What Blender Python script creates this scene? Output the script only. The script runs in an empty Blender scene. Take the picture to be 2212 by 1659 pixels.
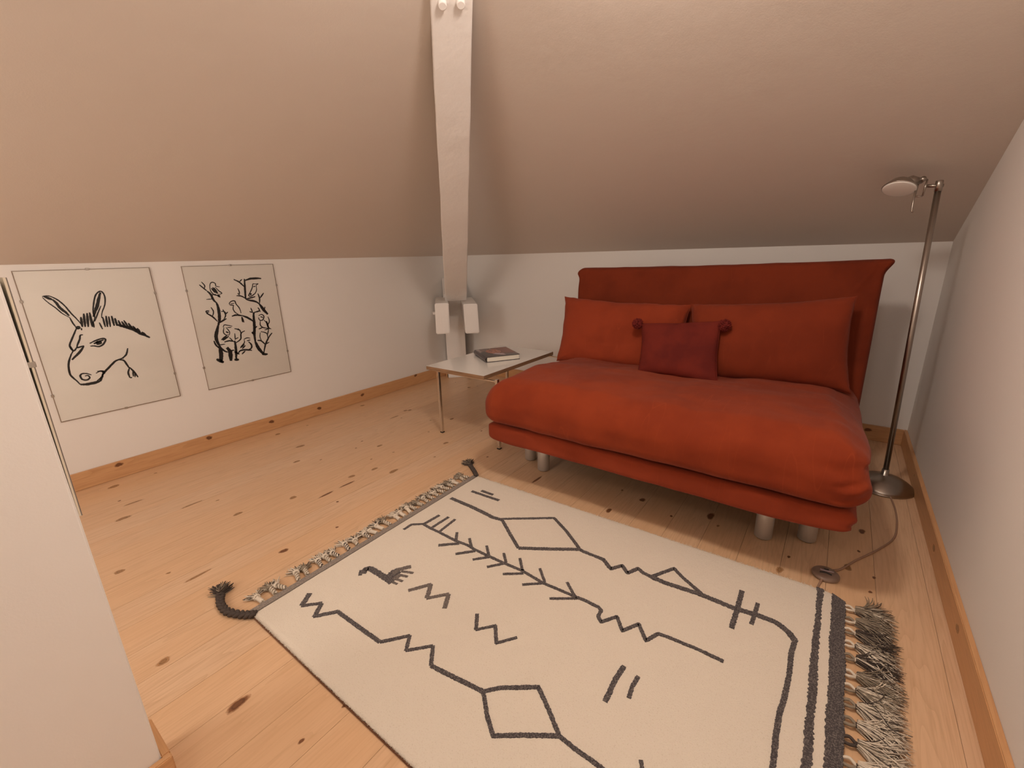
import bpy, bmesh, math, random
from mathutils import Vector, Matrix, noise

# ---------------------------------------------------------------- camera, light, exposure
SC = bpy.context.scene
COL = SC.collection
cam_d = bpy.data.cameras.new('camera')
cam_d.sensor_width = 36.0
cam_d.lens = 15.4827
cam_d.clip_start = 0.02
cam = bpy.data.objects.new('camera', cam_d)
COL.objects.link(cam)
R_ = Vector((0.806845, 0.590261, -0.024348)); U_ = Vector((-0.145494, 0.238487, 0.960185)); F_ = Vector((-0.572567, 0.771178, -0.278301))
cam.matrix_world = Matrix(((R_.x, U_.x, -F_.x, 0.0), (R_.y, U_.y, -F_.y, 0.0), (R_.z, U_.z, -F_.z, 1.07), (0, 0, 0, 1)))
SC.camera = cam
W = bpy.data.worlds.new('world'); SC.world = W; W.use_nodes = True
W.node_tree.nodes['Background'].inputs[0].default_value = (1.0, 0.72, 0.5, 1)
W.node_tree.nodes['Background'].inputs[1].default_value = 0.05
SC.view_settings.view_transform = 'Standard'; SC.view_settings.look = 'None'
SC.view_settings.exposure = 0.0; SC.view_settings.gamma = 1.0; SC.view_settings.use_curve_mapping = False

def lamp(name, loc, power, size, color, aim=None, spread=180):
    d = bpy.data.lights.new(name, 'AREA'); d.shape = 'DISK'; d.size = size; d.energy = power; d.color = color
    d.spread = math.radians(spread)
    o = bpy.data.objects.new(name, d); COL.objects.link(o); o.location = loc
    v = (Vector(aim) - Vector(loc)) if aim else Vector((0, 0, -1))
    o.rotation_euler = v.to_track_quat('-Z', 'Y').to_euler()
    return o
WARM = (1.0, 0.86, 0.745)
def bulb(name, loc, power, radius, color=WARM):
    d = bpy.data.lights.new(name, 'POINT'); d.shadow_soft_size = radius; d.energy = power; d.color = color
    o = bpy.data.objects.new(name, d); COL.objects.link(o); o.location = loc; return o
lamp('ceiling_light', (-0.42, 0.92, 2.06), 5.0, 0.22, WARM)
bulb('ceiling_bulb', (-0.42, 0.92, 1.98), 20.0, 0.10)
bulb('rear_fill', (-0.2, -1.0, 2.2), 13.0, 0.12, (1.0, 0.86, 0.78))  # unseen fill added behind the camera to brighten partition and foreground
lamp('left_fill', (-1.45, -1.15, 1.20), 15.5, 1.0, WARM, aim=(-2.93, 1.0, 0.35))  # broad unseen fill added beyond the partition to lift the left wall

# ---------------------------------------------------------------- helpers
PI = math.pi
def tag(o, label=None, cat=None, group=None, kind=None):
    if label: o['label'] = label
    if cat: o['category'] = cat
    if group: o['group'] = group
    if kind: o['kind'] = kind
    return o
def empty(name, loc=(0, 0, 0)):
    o = bpy.data.objects.new(name, None); o.empty_display_size = 0.05; COL.objects.link(o); o.location = loc
    return o
def mesh_obj(name, verts, faces, mats, parent=None, smooth=False, midx=None, loc=None):
    me = bpy.data.meshes.new(name)
    if loc is not None:
        L = Vector(loc); verts = [Vector(v) - L for v in verts]
    me.from_pydata([tuple(v) for v in verts], [], faces)
    if not isinstance(mats, (list, tuple)): mats = [mats]
    for m in mats: me.materials.append(m)
    if midx: me.polygons.foreach_set('material_index', midx)
    if smooth: me.polygons.foreach_set('use_smooth', [True] * len(me.polygons))
    me.update()
    o = bpy.data.objects.new(name, me); COL.objects.link(o)
    if loc is not None: o.location = loc
    if parent:
        o.parent = parent
        o.matrix_parent_inverse = Matrix.Identity(4)
        o.location = Vector(loc if loc is not None else (0, 0, 0)) - world_loc(parent)
    return o
def world_loc(o):
    v = Vector(o.location)
    while o.parent:
        o = o.parent; v += Vector(o.location)
    return v
def center_of(verts, base=False):
    n = len(verts); c = Vector((sum(v[0] for v in verts) / n, sum(v[1] for v in verts) / n, sum(v[2] for v in verts) / n))
    if base: c.z = min(v[2] for v in verts)
    return c
def bev_box(name, x0, x1, y0, y1, z0, z1, mat, parent=None, b=0.003, seg=2, M4=None, smooth=False):
    bm = bmesh.new(); bmesh.ops.create_cube(bm, size=1)
    for v in bm.verts:
        v.co = Vector(((x0 + x1) / 2 + v.co.x * (x1 - x0), (y0 + y1) / 2 + v.co.y * (y1 - y0), (z0 + z1) / 2 + v.co.z * (z1 - z0)))
    if b > 0: bmesh.ops.bevel(bm, geom=bm.edges[:], offset=b, segments=seg, affect='EDGES', clamp_overlap=True)
    if M4: bmesh.ops.transform(bm, matrix=M4, verts=bm.verts)
    bmesh.ops.recalc_face_normals(bm, faces=bm.faces)
    vs = [v.co.copy() for v in bm.verts]
    bm.verts.index_update(); fs = [[v.index for v in f.verts] for f in bm.faces]; bm.free()
    return mesh_obj(name, vs, fs, mat, parent, smooth, loc=center_of(vs, parent is None))
def hull_box(name, pts8, mat, parent=None, b=0.004, seg=2):
    """pts8: bottom ring (4) then top ring (4)"""
    bm = bmesh.new(); v = [bm.verts.new(p) for p in pts8]
    for f in ((3, 2, 1, 0), (4, 5, 6, 7), (0, 1, 5, 4), (1, 2, 6, 5), (2, 3, 7, 6), (3, 0, 4, 7)): bm.faces.new([v[i] for i in f])
    bmesh.ops.recalc_face_normals(bm, faces=bm.faces)
    if b > 0: bmesh.ops.bevel(bm, geom=bm.edges[:], offset=b, segments=seg, affect='EDGES', clamp_overlap=True)
    vs = [q.co.copy() for q in bm.verts]; bm.verts.index_update(); fs = [[q.index for q in f.verts] for f in bm.faces]; bm.free()
    return mesh_obj(name, vs, fs, mat, parent, loc=center_of(vs, parent is None))
def tube_geo(pts, radii, seg=8, cap=True, verts=None, faces=None, midx=None, mi=0):
    verts = [] if verts is None else verts; faces = [] if faces is None else faces
    pts = [Vector(p) for p in pts]; n = len(pts)
    if not isinstance(radii, (list, tuple)): radii = [radii] * n
    base = len(verts); T0 = (pts[1] - pts[0]).normalized()
    a = Vector((0, 0, 1)) if abs(T0.z) < 0.9 else Vector((1, 0, 0))
    N = (a - T0 * a.dot(T0)).normalized()
    for i, p in enumerate(pts):
        T = (pts[min(i + 1, n - 1)] - pts[max(i - 1, 0)])
        T = T.normalized() if T.length > 1e-9 else T0
        N = N - T * N.dot(T); N = N.normalized() if N.length > 1e-6 else T.orthogonal().normalized(); B = T.cross(N)
        for k in range(seg):
            th = 2 * PI * k / seg; verts.append(p + (N * math.cos(th) + B * math.sin(th)) * radii[i])
    nf0 = len(faces)
    for i in range(n - 1):
        for k in range(seg):
            k2 = (k + 1) % seg; faces.append([base + i * seg + k, base + i * seg + k2, base + (i + 1) * seg + k2, base + (i + 1) * seg + k])
    if cap:
        faces.append([base + k for k in range(seg)][::-1]); faces.append([base + (n - 1) * seg + k for k in range(seg)])
    if midx is not None: midx.extend([mi] * (len(faces) - nf0))
    return verts, faces
def tube(name, pts, radii, mat, parent=None, seg=12, smooth=True):
    v, f = tube_geo(pts, radii, seg)
    return mesh_obj(name, v, f, mat, parent, smooth, loc=center_of(v, parent is None))
def lathe(name, prof, mat, parent=None, seg=48, axis_pt=(0, 0, 0), M4=None, smooth=True):
    vs, fs = [], []
    for r, z in prof:
        for k in range(seg):
            th = 2 * PI * k / seg; vs.append(Vector((r * math.cos(th), r * math.sin(th), z)))
    for i in range(len(prof) - 1):
        for k in range(seg):
            k2 = (k + 1) % seg; fs.append([i * seg + k, i * seg + k2, (i + 1) * seg + k2, (i + 1) * seg + k])
    fs.append([k for k in range(seg)][::-1]); fs.append([(len(prof) - 1) * seg + k for k in range(seg)])
    if M4: vs = [M4 @ v for v in vs]
    vs = [v + Vector(axis_pt) for v in vs]
    return mesh_obj(name, vs, fs, mat, parent, smooth, loc=center_of(vs, parent is None))
def rbox_geo(size, r, n, fn):
    """rounded soft box; fn(p, unit) -> displaced point"""
    idx = {}; vs = []; fs = []
    nx, ny, nz = n
    def vid(i, j, k):
        key = (i, j, k)
        if key not in idx:
            u = Vector((2 * i / nx - 1, 2 * j / ny - 1, 2 * k / nz - 1)); p = Vector((u.x * size[0] / 2, u.y * size[1] / 2, u.z * size[2] / 2))
            q = Vector([max(-(size[a] / 2 - r[a]), min(size[a] / 2 - r[a], p[a])) for a in range(3)])
            d = Vector([(p[a] - q[a]) / r[a] for a in range(3)])
            m = max(abs(d[0]), abs(d[1]), abs(d[2]))
            if m > 1e-6:
                d = d * (m / d.length); p = Vector([q[a] + d[a] * r[a] for a in range(3)])
            idx[key] = len(vs); vs.append(fn(p, u))
        return idx[key]
    for i in range(nx):
        for j in range(ny):
            fs.append([vid(i, j, 0), vid(i, j + 1, 0), vid(i + 1, j + 1, 0), vid(i + 1, j, 0)])
            fs.append([vid(i, j, nz), vid(i + 1, j, nz), vid(i + 1, j + 1, nz), vid(i, j + 1, nz)])
    for i in range(nx):
        for k in range(nz):
            fs.append([vid(i, 0, k), vid(i + 1, 0, k), vid(i + 1, 0, k + 1), vid(i, 0, k + 1)])
            fs.append([vid(i, ny, k), vid(i, ny, k + 1), vid(i + 1, ny, k + 1), vid(i + 1, ny, k)])
    for j in range(ny):
        for k in range(nz):
            fs.append([vid(0, j, k), vid(0, j, k + 1), vid(0, j + 1, k + 1), vid(0, j + 1, k)])
            fs.append([vid(nx, j, k), vid(nx, j + 1, k), vid(nx, j + 1, k + 1), vid(nx, j, k + 1)])
    return vs, fs
def fbm(p, s, o=3): return noise.fractal(Vector(p) * s, 1.0, 2.0, o)

# ---------------------------------------------------------------- materials
def mat(name, base, rough=0.6, metal=0.0, bump=None, var=None, spec=0.5, sheen=0.0, coords='Object', coat=0.0):
    """bump = [(scale, strength, distance, stretch)], var = (scale, colour2, contrast lo, hi, stretch)"""
    m = bpy.data.materials.new(name); m.use_nodes = True; nt = m.node_tree; N = nt.nodes; L = nt.links
    b = N['Principled BSDF']; b.inputs['Base Color'].default_value = (*base, 1); b.inputs['Roughness'].default_value = rough
    b.inputs['Metallic'].default_value = metal; b.inputs['Specular IOR Level'].default_value = spec
    b.inputs['Sheen Weight'].default_value = sheen; b.inputs['Coat Weight'].default_value = coat
    tc = N.new('ShaderNodeTexCoord')
    def noise_tex(scale, stretch=(1, 1, 1), det=4):
        mp = N.new('ShaderNodeMapping'); mp.inputs['Scale'].default_value = stretch; L.new(tc.outputs[coords], mp.inputs[0])
        t = N.new('ShaderNodeTexNoise'); t.inputs['Scale'].default_value = scale; t.inputs['Detail'].default_value = det; L.new(mp.outputs[0], t.inputs['Vector'])
        return t
    if var:
        t = noise_tex(var[0], var[4] if len(var) > 4 else (1, 1, 1))
        r = N.new('ShaderNodeMapRange'); r.inputs['From Min'].default_value = var[2]; r.inputs['From Max'].default_value = var[3]; L.new(t.outputs['Fac'], r.inputs['Value'])
        mx = N.new('ShaderNodeMix'); mx.data_type = 'RGBA'; mx.inputs['A'].default_value = (*base, 1); mx.inputs['B'].default_value = (*var[1], 1)
        L.new(r.outputs[0], mx.inputs['Factor']); L.new(mx.outputs['Result'], b.inputs['Base Color'])
    prev = None
    for bp in (bump or []):
        t = noise_tex(bp[0], bp[3] if len(bp) > 3 else (1, 1, 1))
        bn = N.new('ShaderNodeBump'); bn.inputs['Strength'].default_value = bp[1]; bn.inputs['Distance'].default_value = bp[2]; L.new(t.outputs['Fac'], bn.inputs['Height'])
        if prev: L.new(prev.outputs[0], bn.inputs['Normal'])
        prev = bn
    if prev: L.new(prev.outputs[0], b.inputs['Normal'])
    return m

def wood_mat(name, c_light, c_dark, along, rough=0.38, darkvar=0.35, grain=1.0):
    m = bpy.data.materials.new(name); m.use_nodes = True; nt = m.node_tree; N = nt.nodes; L = nt.links
    b = N['Principled BSDF']; b.inputs['Roughness'].default_value = rough; b.inputs['Specular IOR Level'].default_value = 0.45
    tc = N.new('ShaderNodeTexCoord'); oi = N.new('ShaderNodeObjectInfo')
    mul = N.new('ShaderNodeVectorMath'); mul.operation = 'SCALE'; mul.inputs[0].default_value = (17.3, 31.7, 11.9); L.new(oi.outputs['Random'], mul.inputs['Scale'])
    add = N.new('ShaderNodeVectorMath'); add.operation = 'ADD'; L.new(tc.outputs['Object'], add.inputs[0]); L.new(mul.outputs[0], add.inputs[1])
    st = {'x': (0.06, 1, 1), 'y': (1, 0.06, 1)}[along]
    mp = N.new('ShaderNodeMapping'); mp.inputs['Scale'].default_value = st; L.new(add.outputs[0], mp.inputs[0])
    # large cathedral figure: rings of a slowly warped field
    t0 = N.new('ShaderNodeTexNoise'); t0.inputs['Scale'].default_value = 9.0; t0.inputs['Detail'].default_value = 1.5; L.new(mp.outputs[0], t0.inputs['Vector'])
    m1 = N.new('ShaderNodeMath'); m1.operation = 'MULTIPLY'; m1.inputs[1].default_value = 24.0; L.new(t0.outputs['Fac'], m1.inputs[0])
    m2 = N.new('ShaderNodeMath'); m2.operation = 'FRACT'; L.new(m1.outputs[0], m2.inputs[0])
    m3 = N.new('ShaderNodeMath'); m3.operation = 'POWER'; m3.inputs[1].default_value = 3.0; L.new(m2.outputs[0], m3.inputs[0])
    t1 = N.new('ShaderNodeTexNoise'); t1.inputs['Scale'].default_value = 160.0; t1.inputs['Detail'].default_value = 3; L.new(mp.outputs[0], t1.inputs['Vector'])
    t2 = N.new('ShaderNodeTexNoise'); t2.inputs['Scale'].default_value = 3.0; t2.inputs['Detail'].default_value = 2; L.new(mp.outputs[0], t2.inputs['Vector'])
    def mix(a, bb, fac, f0=None):
        mx = N.new('ShaderNodeMix'); mx.data_type = 'RGBA'
        for key, v in (('A', a), ('B', bb)):
            if isinstance(v, tuple): mx.inputs[key].default_value = (*v, 1)
            else: L.new(v, mx.inputs[key])
        if f0 is not None:
            k = N.new('ShaderNodeMath'); k.operation = 'MULTIPLY'; k.inputs[1].default_value = f0; L.new(fac, k.inputs[0]); fac = k.outputs[0]
        L.new(fac, mx.inputs['Factor']); return mx.outputs['Result']
    mid = tuple(c_light[i] * 0.55 + c_dark[i] * 0.45 for i in range(3))
    warm = (c_light[0] * 0.97, c_light[1] * 0.87, c_light[2] * 0.74)
    c = mix(c_light, warm, oi.outputs['Random'], 0.55)
    c = mix(c, mid, m3.outputs[0], 0.6 * grain)
    r1 = N.new('ShaderNodeMapRange'); r1.inputs['From Min'].default_value = 0.45; r1.inputs['From Max'].default_value = 0.75; L.new(t1.outputs['Fac'], r1.inputs['Value'])
    c = mix(c, c_dark, r1.outputs[0], darkvar)
    r2 = N.new('ShaderNodeMapRange'); r2.inputs['From Min'].default_value = 0.4; r2.inputs['From Max'].default_value = 0.7; L.new(t2.outputs['Fac'], r2.inputs['Value'])
    c = mix(c, warm, r2.outputs[0], 0.6)
    L.new(c, b.inputs['Base Color'])
    bn = N.new('ShaderNodeBump'); bn.inputs['Strength'].default_value = 0.15; bn.inputs['Distance'].default_value = 0.0006; L.new(t1.outputs['Fac'], bn.inputs['Height']); L.new(bn.outputs[0], b.inputs['Normal'])
    return m

def knot_mat(name, col, ring):
    """soft-edged knot: colour fades radially into the board around it"""
    m = bpy.data.materials.new(name); m.use_nodes = True; nt = m.node_tree; N = nt.nodes; L = nt.links
    b = N['Principled BSDF']; b.inputs['Roughness'].default_value = 0.4
    tc = N.new('ShaderNodeTexCoord'); g = N.new('ShaderNodeUVMap'); g.uv_map = 'r'
    sep = N.new('ShaderNodeSeparateXYZ'); L.new(g.outputs[0], sep.inputs[0])   # u = 0 at the heart, 1 at the rim
    nz = N.new('ShaderNodeTexNoise'); nz.inputs['Scale'].default_value = 140; L.new(tc.outputs['Object'], nz.inputs['Vector'])
    ad = N.new('ShaderNodeMath'); ad.operation = 'MULTIPLY_ADD'; ad.inputs[1].default_value = 0.35; L.new(nz.outputs['Fac'], ad.inputs[0]); L.new(sep.outputs[0], ad.inputs[2])
    cr = N.new('ShaderNodeValToRGB'); e = cr.color_ramp.elements; e[0].position = 0.0; e[0].color = (*col, 1); e[1].position = 1.0; e[1].color = (*ring, 1)
    k = e.new(0.45); k.color = (*[c * 1.25 for c in col], 1); k = e.new(0.6); k.color = (*[c * 0.7 for c in col], 1); k = e.new(0.75); k.color = (*[min(1, c * 1.6) for c in col], 1)
    L.new(ad.outputs[0], cr.inputs[0]); L.new(cr.outputs[0], b.inputs['Base Color'])
    mr = N.new('ShaderNodeMapRange'); mr.inputs['From Min'].default_value = 0.72; mr.inputs['From Max'].default_value = 1.12; mr.inputs['To Min'].default_value = 0.85; mr.inputs['To Max'].default_value = 0.0
    L.new(ad.outputs[0], mr.inputs['Value']); L.new(mr.outputs[0], b.inputs['Alpha'])
    return m

def glass_pane_mat(name, refl=0.06, rough=0.02):
    m = bpy.data.materials.new(name); m.use_nodes = True; nt = m.node_tree; N = nt.nodes; L = nt.links
    N.remove(N['Principled BSDF']); out = N['Material Output']
    tr = N.new('ShaderNodeBsdfTransparent'); tr.inputs[0].default_value = (1, 1, 1, 1)
    gl = N.new('ShaderNodeBsdfGlossy'); gl.inputs['Roughness'].default_value = rough
    fr = N.new('ShaderNodeFresnel'); fr.inputs[0].default_value = 1.22
    mx = N.new('ShaderNodeMixShader'); L.new(fr.outputs[0], mx.inputs[0]); L.new(tr.outputs[0], mx.inputs[1]); L.new(gl.outputs[0], mx.inputs[2]); L.new(mx.outputs[0], out.inputs[0])
    return m

M_WALL = mat('wall_paint', (0.86, 0.835, 0.805), 0.75, bump=[(260, 0.15, 0.001), (14, 0.12, 0.006)])
M_CEIL = mat('ceiling_paint', (0.74, 0.66, 0.59), 0.8, bump=[(220, 0.25, 0.001), (9, 0.2, 0.01)])
M_PAINTWOOD = mat('white_painted_timber', (0.90, 0.875, 0.85), 0.45, bump=[(26, 0.5, 0.004, (1, 1, 0.35)), (120, 0.2, 0.001)])
M_FLOOR = wood_mat('pine_floor', (0.74, 0.51, 0.33), (0.44, 0.24, 0.11), 'y', 0.36)
M_BASEY = wood_mat('pine_skirting', (0.66, 0.39, 0.20), (0.38, 0.17, 0.065), 'y', 0.4)
M_BASEX = wood_mat('pine_skirting_cross', (0.66, 0.39, 0.20), (0.38, 0.17, 0.065), 'x', 0.4)
M_SUB = mat('subfloor_dark', (0.16, 0.08, 0.04), 0.8)
M_KNOT_L = knot_mat('knot_light', (0.33, 0.18, 0.08), (0.5, 0.25, 0.1))
M_KNOT_D = knot_mat('knot_dark', (0.17, 0.07, 0.03), (0.42, 0.18, 0.06))
SOFA = (0.26, 0.039, 0.011)
def suede(name, c, c2, sheen=0.06):
    return mat(name, c, 0.85, bump=[(420, 0.12, 0.0008), (7, 0.35, 0.012), (38, 0.12, 0.003)], var=(5.0, c2, 0.42, 0.62, (1, 1, 1)), spec=0.15, sheen=sheen)
_suede0 = suede
def suede(name, c, c2, sheen=0.06):
    """suede with faint pale crease marks where the nap is rubbed"""
    m = _suede0(name, c, c2, sheen); nt = m.node_tree; N = nt.nodes; L = nt.links; b = N['Principled BSDF']
    src = b.inputs['Base Color'].links[0].from_socket
    tc = N.new('ShaderNodeTexCoord'); mp = N.new('ShaderNodeMapping'); mp.inputs['Scale'].default_value = (2.6, 0.5, 0.35); L.new(tc.outputs['Object'], mp.inputs[0])
    t = N.new('ShaderNodeTexNoise'); t.inputs['Scale'].default_value = 7.0; t.inputs['Detail'].default_value = 0.5; t.inputs['Distortion'].default_value = 0.05; L.new(mp.outputs[0], t.inputs['Vector'])
    a = N.new('ShaderNodeMath'); a.operation = 'SUBTRACT'; a.inputs[1].default_value = 0.52; L.new(t.outputs['Fac'], a.inputs[0])
    ab = N.new('ShaderNodeMath'); ab.operation = 'ABSOLUTE'; L.new(a.outputs[0], ab.inputs[0])
    mr = N.new('ShaderNodeMapRange'); mr.inputs['From Min'].default_value = 0.0; mr.inputs['From Max'].default_value = 0.010; mr.inputs['To Min'].default_value = 0.16; mr.inputs['To Max'].default_value = 0.0; L.new(ab.outputs[0], mr.inputs['Value'])
    t2 = N.new('ShaderNodeTexNoise'); t2.inputs['Scale'].default_value = 4.0; L.new(tc.outputs['Object'], t2.inputs['Vector'])
    m2 = N.new('ShaderNodeMapRange'); m2.inputs['From Min'].default_value = 0.48; m2.inputs['From Max'].default_value = 0.62; L.new(t2.outputs['Fac'], m2.inputs['Value'])
    mu = N.new('ShaderNodeMath'); mu.operation = 'MULTIPLY'; L.new(mr.outputs[0], mu.inputs[0]); L.new(m2.outputs[0], mu.inputs[1])
    mx = N.new('ShaderNodeMix'); mx.data_type = 'RGBA'; mx.inputs['B'].default_value = (c[0] * 1.7, c[1] * 2.2, c[2] * 2.6, 1); L.new(mu.outputs[0], mx.inputs['Factor']); L.new(src, mx.inputs['A']); L.new(mx.outputs['Result'], b.inputs['Base Color'])
    return m
M_SUEDE = suede('orange_suede', SOFA, (0.22, 0.031, 0.009))
M_SUEDE_B = suede('rust_suede', (0.285, 0.044, 0.015), (0.24, 0.036, 0.012))
M_SUEDE_C = suede('rust_cushion_suede', (0.215, 0.033, 0.011), (0.18, 0.027, 0.009))
M_SUEDE_D = suede('rust_cover', (0.19, 0.030, 0.010), (0.155, 0.024, 0.008), 0.03)
M_RED = mat('brick_red_cotton', (0.165, 0.024, 0.016), 0.9, bump=[(500, 0.3, 0.0008), (10, 0.4, 0.01)], var=(8, (0.12, 0.018, 0.014), 0.4, 0.6), spec=0.1)
M_POM = mat('plum_wool', (0.17, 0.022, 0.018), 0.9, spec=0.1, sheen=0.03)
M_SILVER = mat('silver_lacquer', (0.66, 0.645, 0.62), 0.42, 0.55, bump=[(900, 0.05, 0.0002)])
M_CHROME = mat('chrome', (0.72, 0.70, 0.68), 0.12, 1.0)
M_NICKEL = mat('brushed_nickel', (0.42, 0.38, 0.34), 0.30, 1.0, bump=[(300, 0.08, 0.0003)])
M_BLACK = mat('black_plastic', (0.02, 0.018, 0.016), 0.5)
M_LAMIN = mat('white_laminate', (0.80, 0.79, 0.76), 0.16, spec=0.6)
M_PLYEDGE = mat('plywood_edge', (0.34, 0.20, 0.11), 0.5, var=(9, (0.22, 0.12, 0.06), 0.4, 0.6, (1, 1, 30)))
M_DIFF = mat('lamp_diffuser', (0.95, 0.93, 0.89), 0.35)
M_PAPER = mat('drawing_paper', (0.93, 0.89, 0.82), 0.8, var=(3.0, (0.90, 0.86, 0.79), 0.42, 0.65, (1, 0.4, 2.2)))
M_INK = mat('black_ink', (0.012, 0.011, 0.010), 0.6)
M_GLASS = glass_pane_mat('picture_glass')
M_GLASSEDGE = mat('glass_edge', (0.36, 0.27, 0.21), 0.4)
M_GLASSDK = mat('dark_glass_edge', (0.22, 0.19, 0.17), 0.3)
M_BOARD = mat('backing_board', (0.42, 0.30, 0.2), 0.7)
M_BOARDC = mat('cream_board_edge', (0.78, 0.70, 0.56), 0.6)
M_CLIP = mat('steel_clip', (0.5, 0.47, 0.43), 0.35, 0.9)
M_WOOL = mat('cream_wool', (0.78, 0.705, 0.60), 0.95, bump=[(520, 0.55, 0.003), (60, 0.25, 0.004)], var=(300, (0.66, 0.57, 0.45), 0.56, 0.75), spec=0.1, sheen=0.2)
M_CHAR = mat('charcoal_wool', (0.075, 0.066, 0.068), 0.95, bump=[(420, 0.9, 0.004)], var=(330, (0.24, 0.21, 0.20), 0.45, 0.68), spec=0.1, sheen=0.1)
M_GREYW = mat('grey_wool_motif', (0.16, 0.135, 0.125), 0.95, bump=[(420, 0.9, 0.004)], var=(330, (0.30, 0.26, 0.23), 0.45, 0.68), spec=0.1)
M_FLAT = mat('grey_flatweave', (0.24, 0.205, 0.18), 0.95, bump=[(300, 0.9, 0.003, (0.5, 1, 1))], var=(260, (0.36, 0.31, 0.27), 0.4, 0.65, (0.4, 1.6, 1)), spec=0.1)
M_YC = mat('cream_yarn', (0.74, 0.66, 0.55), 0.9, bump=[(700, 0.5, 0.001)], spec=0.1)
M_YG = mat('taupe_yarn', (0.30, 0.25, 0.19), 0.9, bump=[(700, 0.5, 0.001)], spec=0.1)
M_YD = mat('charcoal_yarn', (0.085, 0.068, 0.060), 0.9, bump=[(700, 0.5, 0.001)], spec=0.1)
M_BIND = mat('brown_binding', (0.16, 0.07, 0.035), 0.9)
M_CABLE = mat('smoky_cable', (0.36, 0.22, 0.15), 0.35)
M_SWITCH = mat('smoky_plastic', (0.25, 0.17, 0.13), 0.3, coat=0.3)
M_PAGES = mat('book_pages', (0.80, 0.75, 0.64), 0.8, bump=[(60, 0.4, 0.001, (1, 1, 40))])
M_COVER = mat('book_cover_dark', (0.035, 0.022, 0.028), 0.25, coat=0.2)
M_CV_RED = mat('cover_red_brown', (0.20, 0.055, 0.035), 0.25)
M_CV_SKIN = mat('cover_skin', (0.46, 0.20, 0.13), 0.25, var=(60, (0.30, 0.09, 0.06), 0.42, 0.6))
M_CV_GREY = mat('cover_grey', (0.30, 0.22, 0.20), 0.25, var=(50, (0.12, 0.08, 0.08), 0.4, 0.6))
M_CV_LILAC = mat('cover_lilac', (0.42, 0.33, 0.36), 0.25)
M_WHITE = mat('white_label', (0.8, 0.8, 0.78), 0.7)
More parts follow.
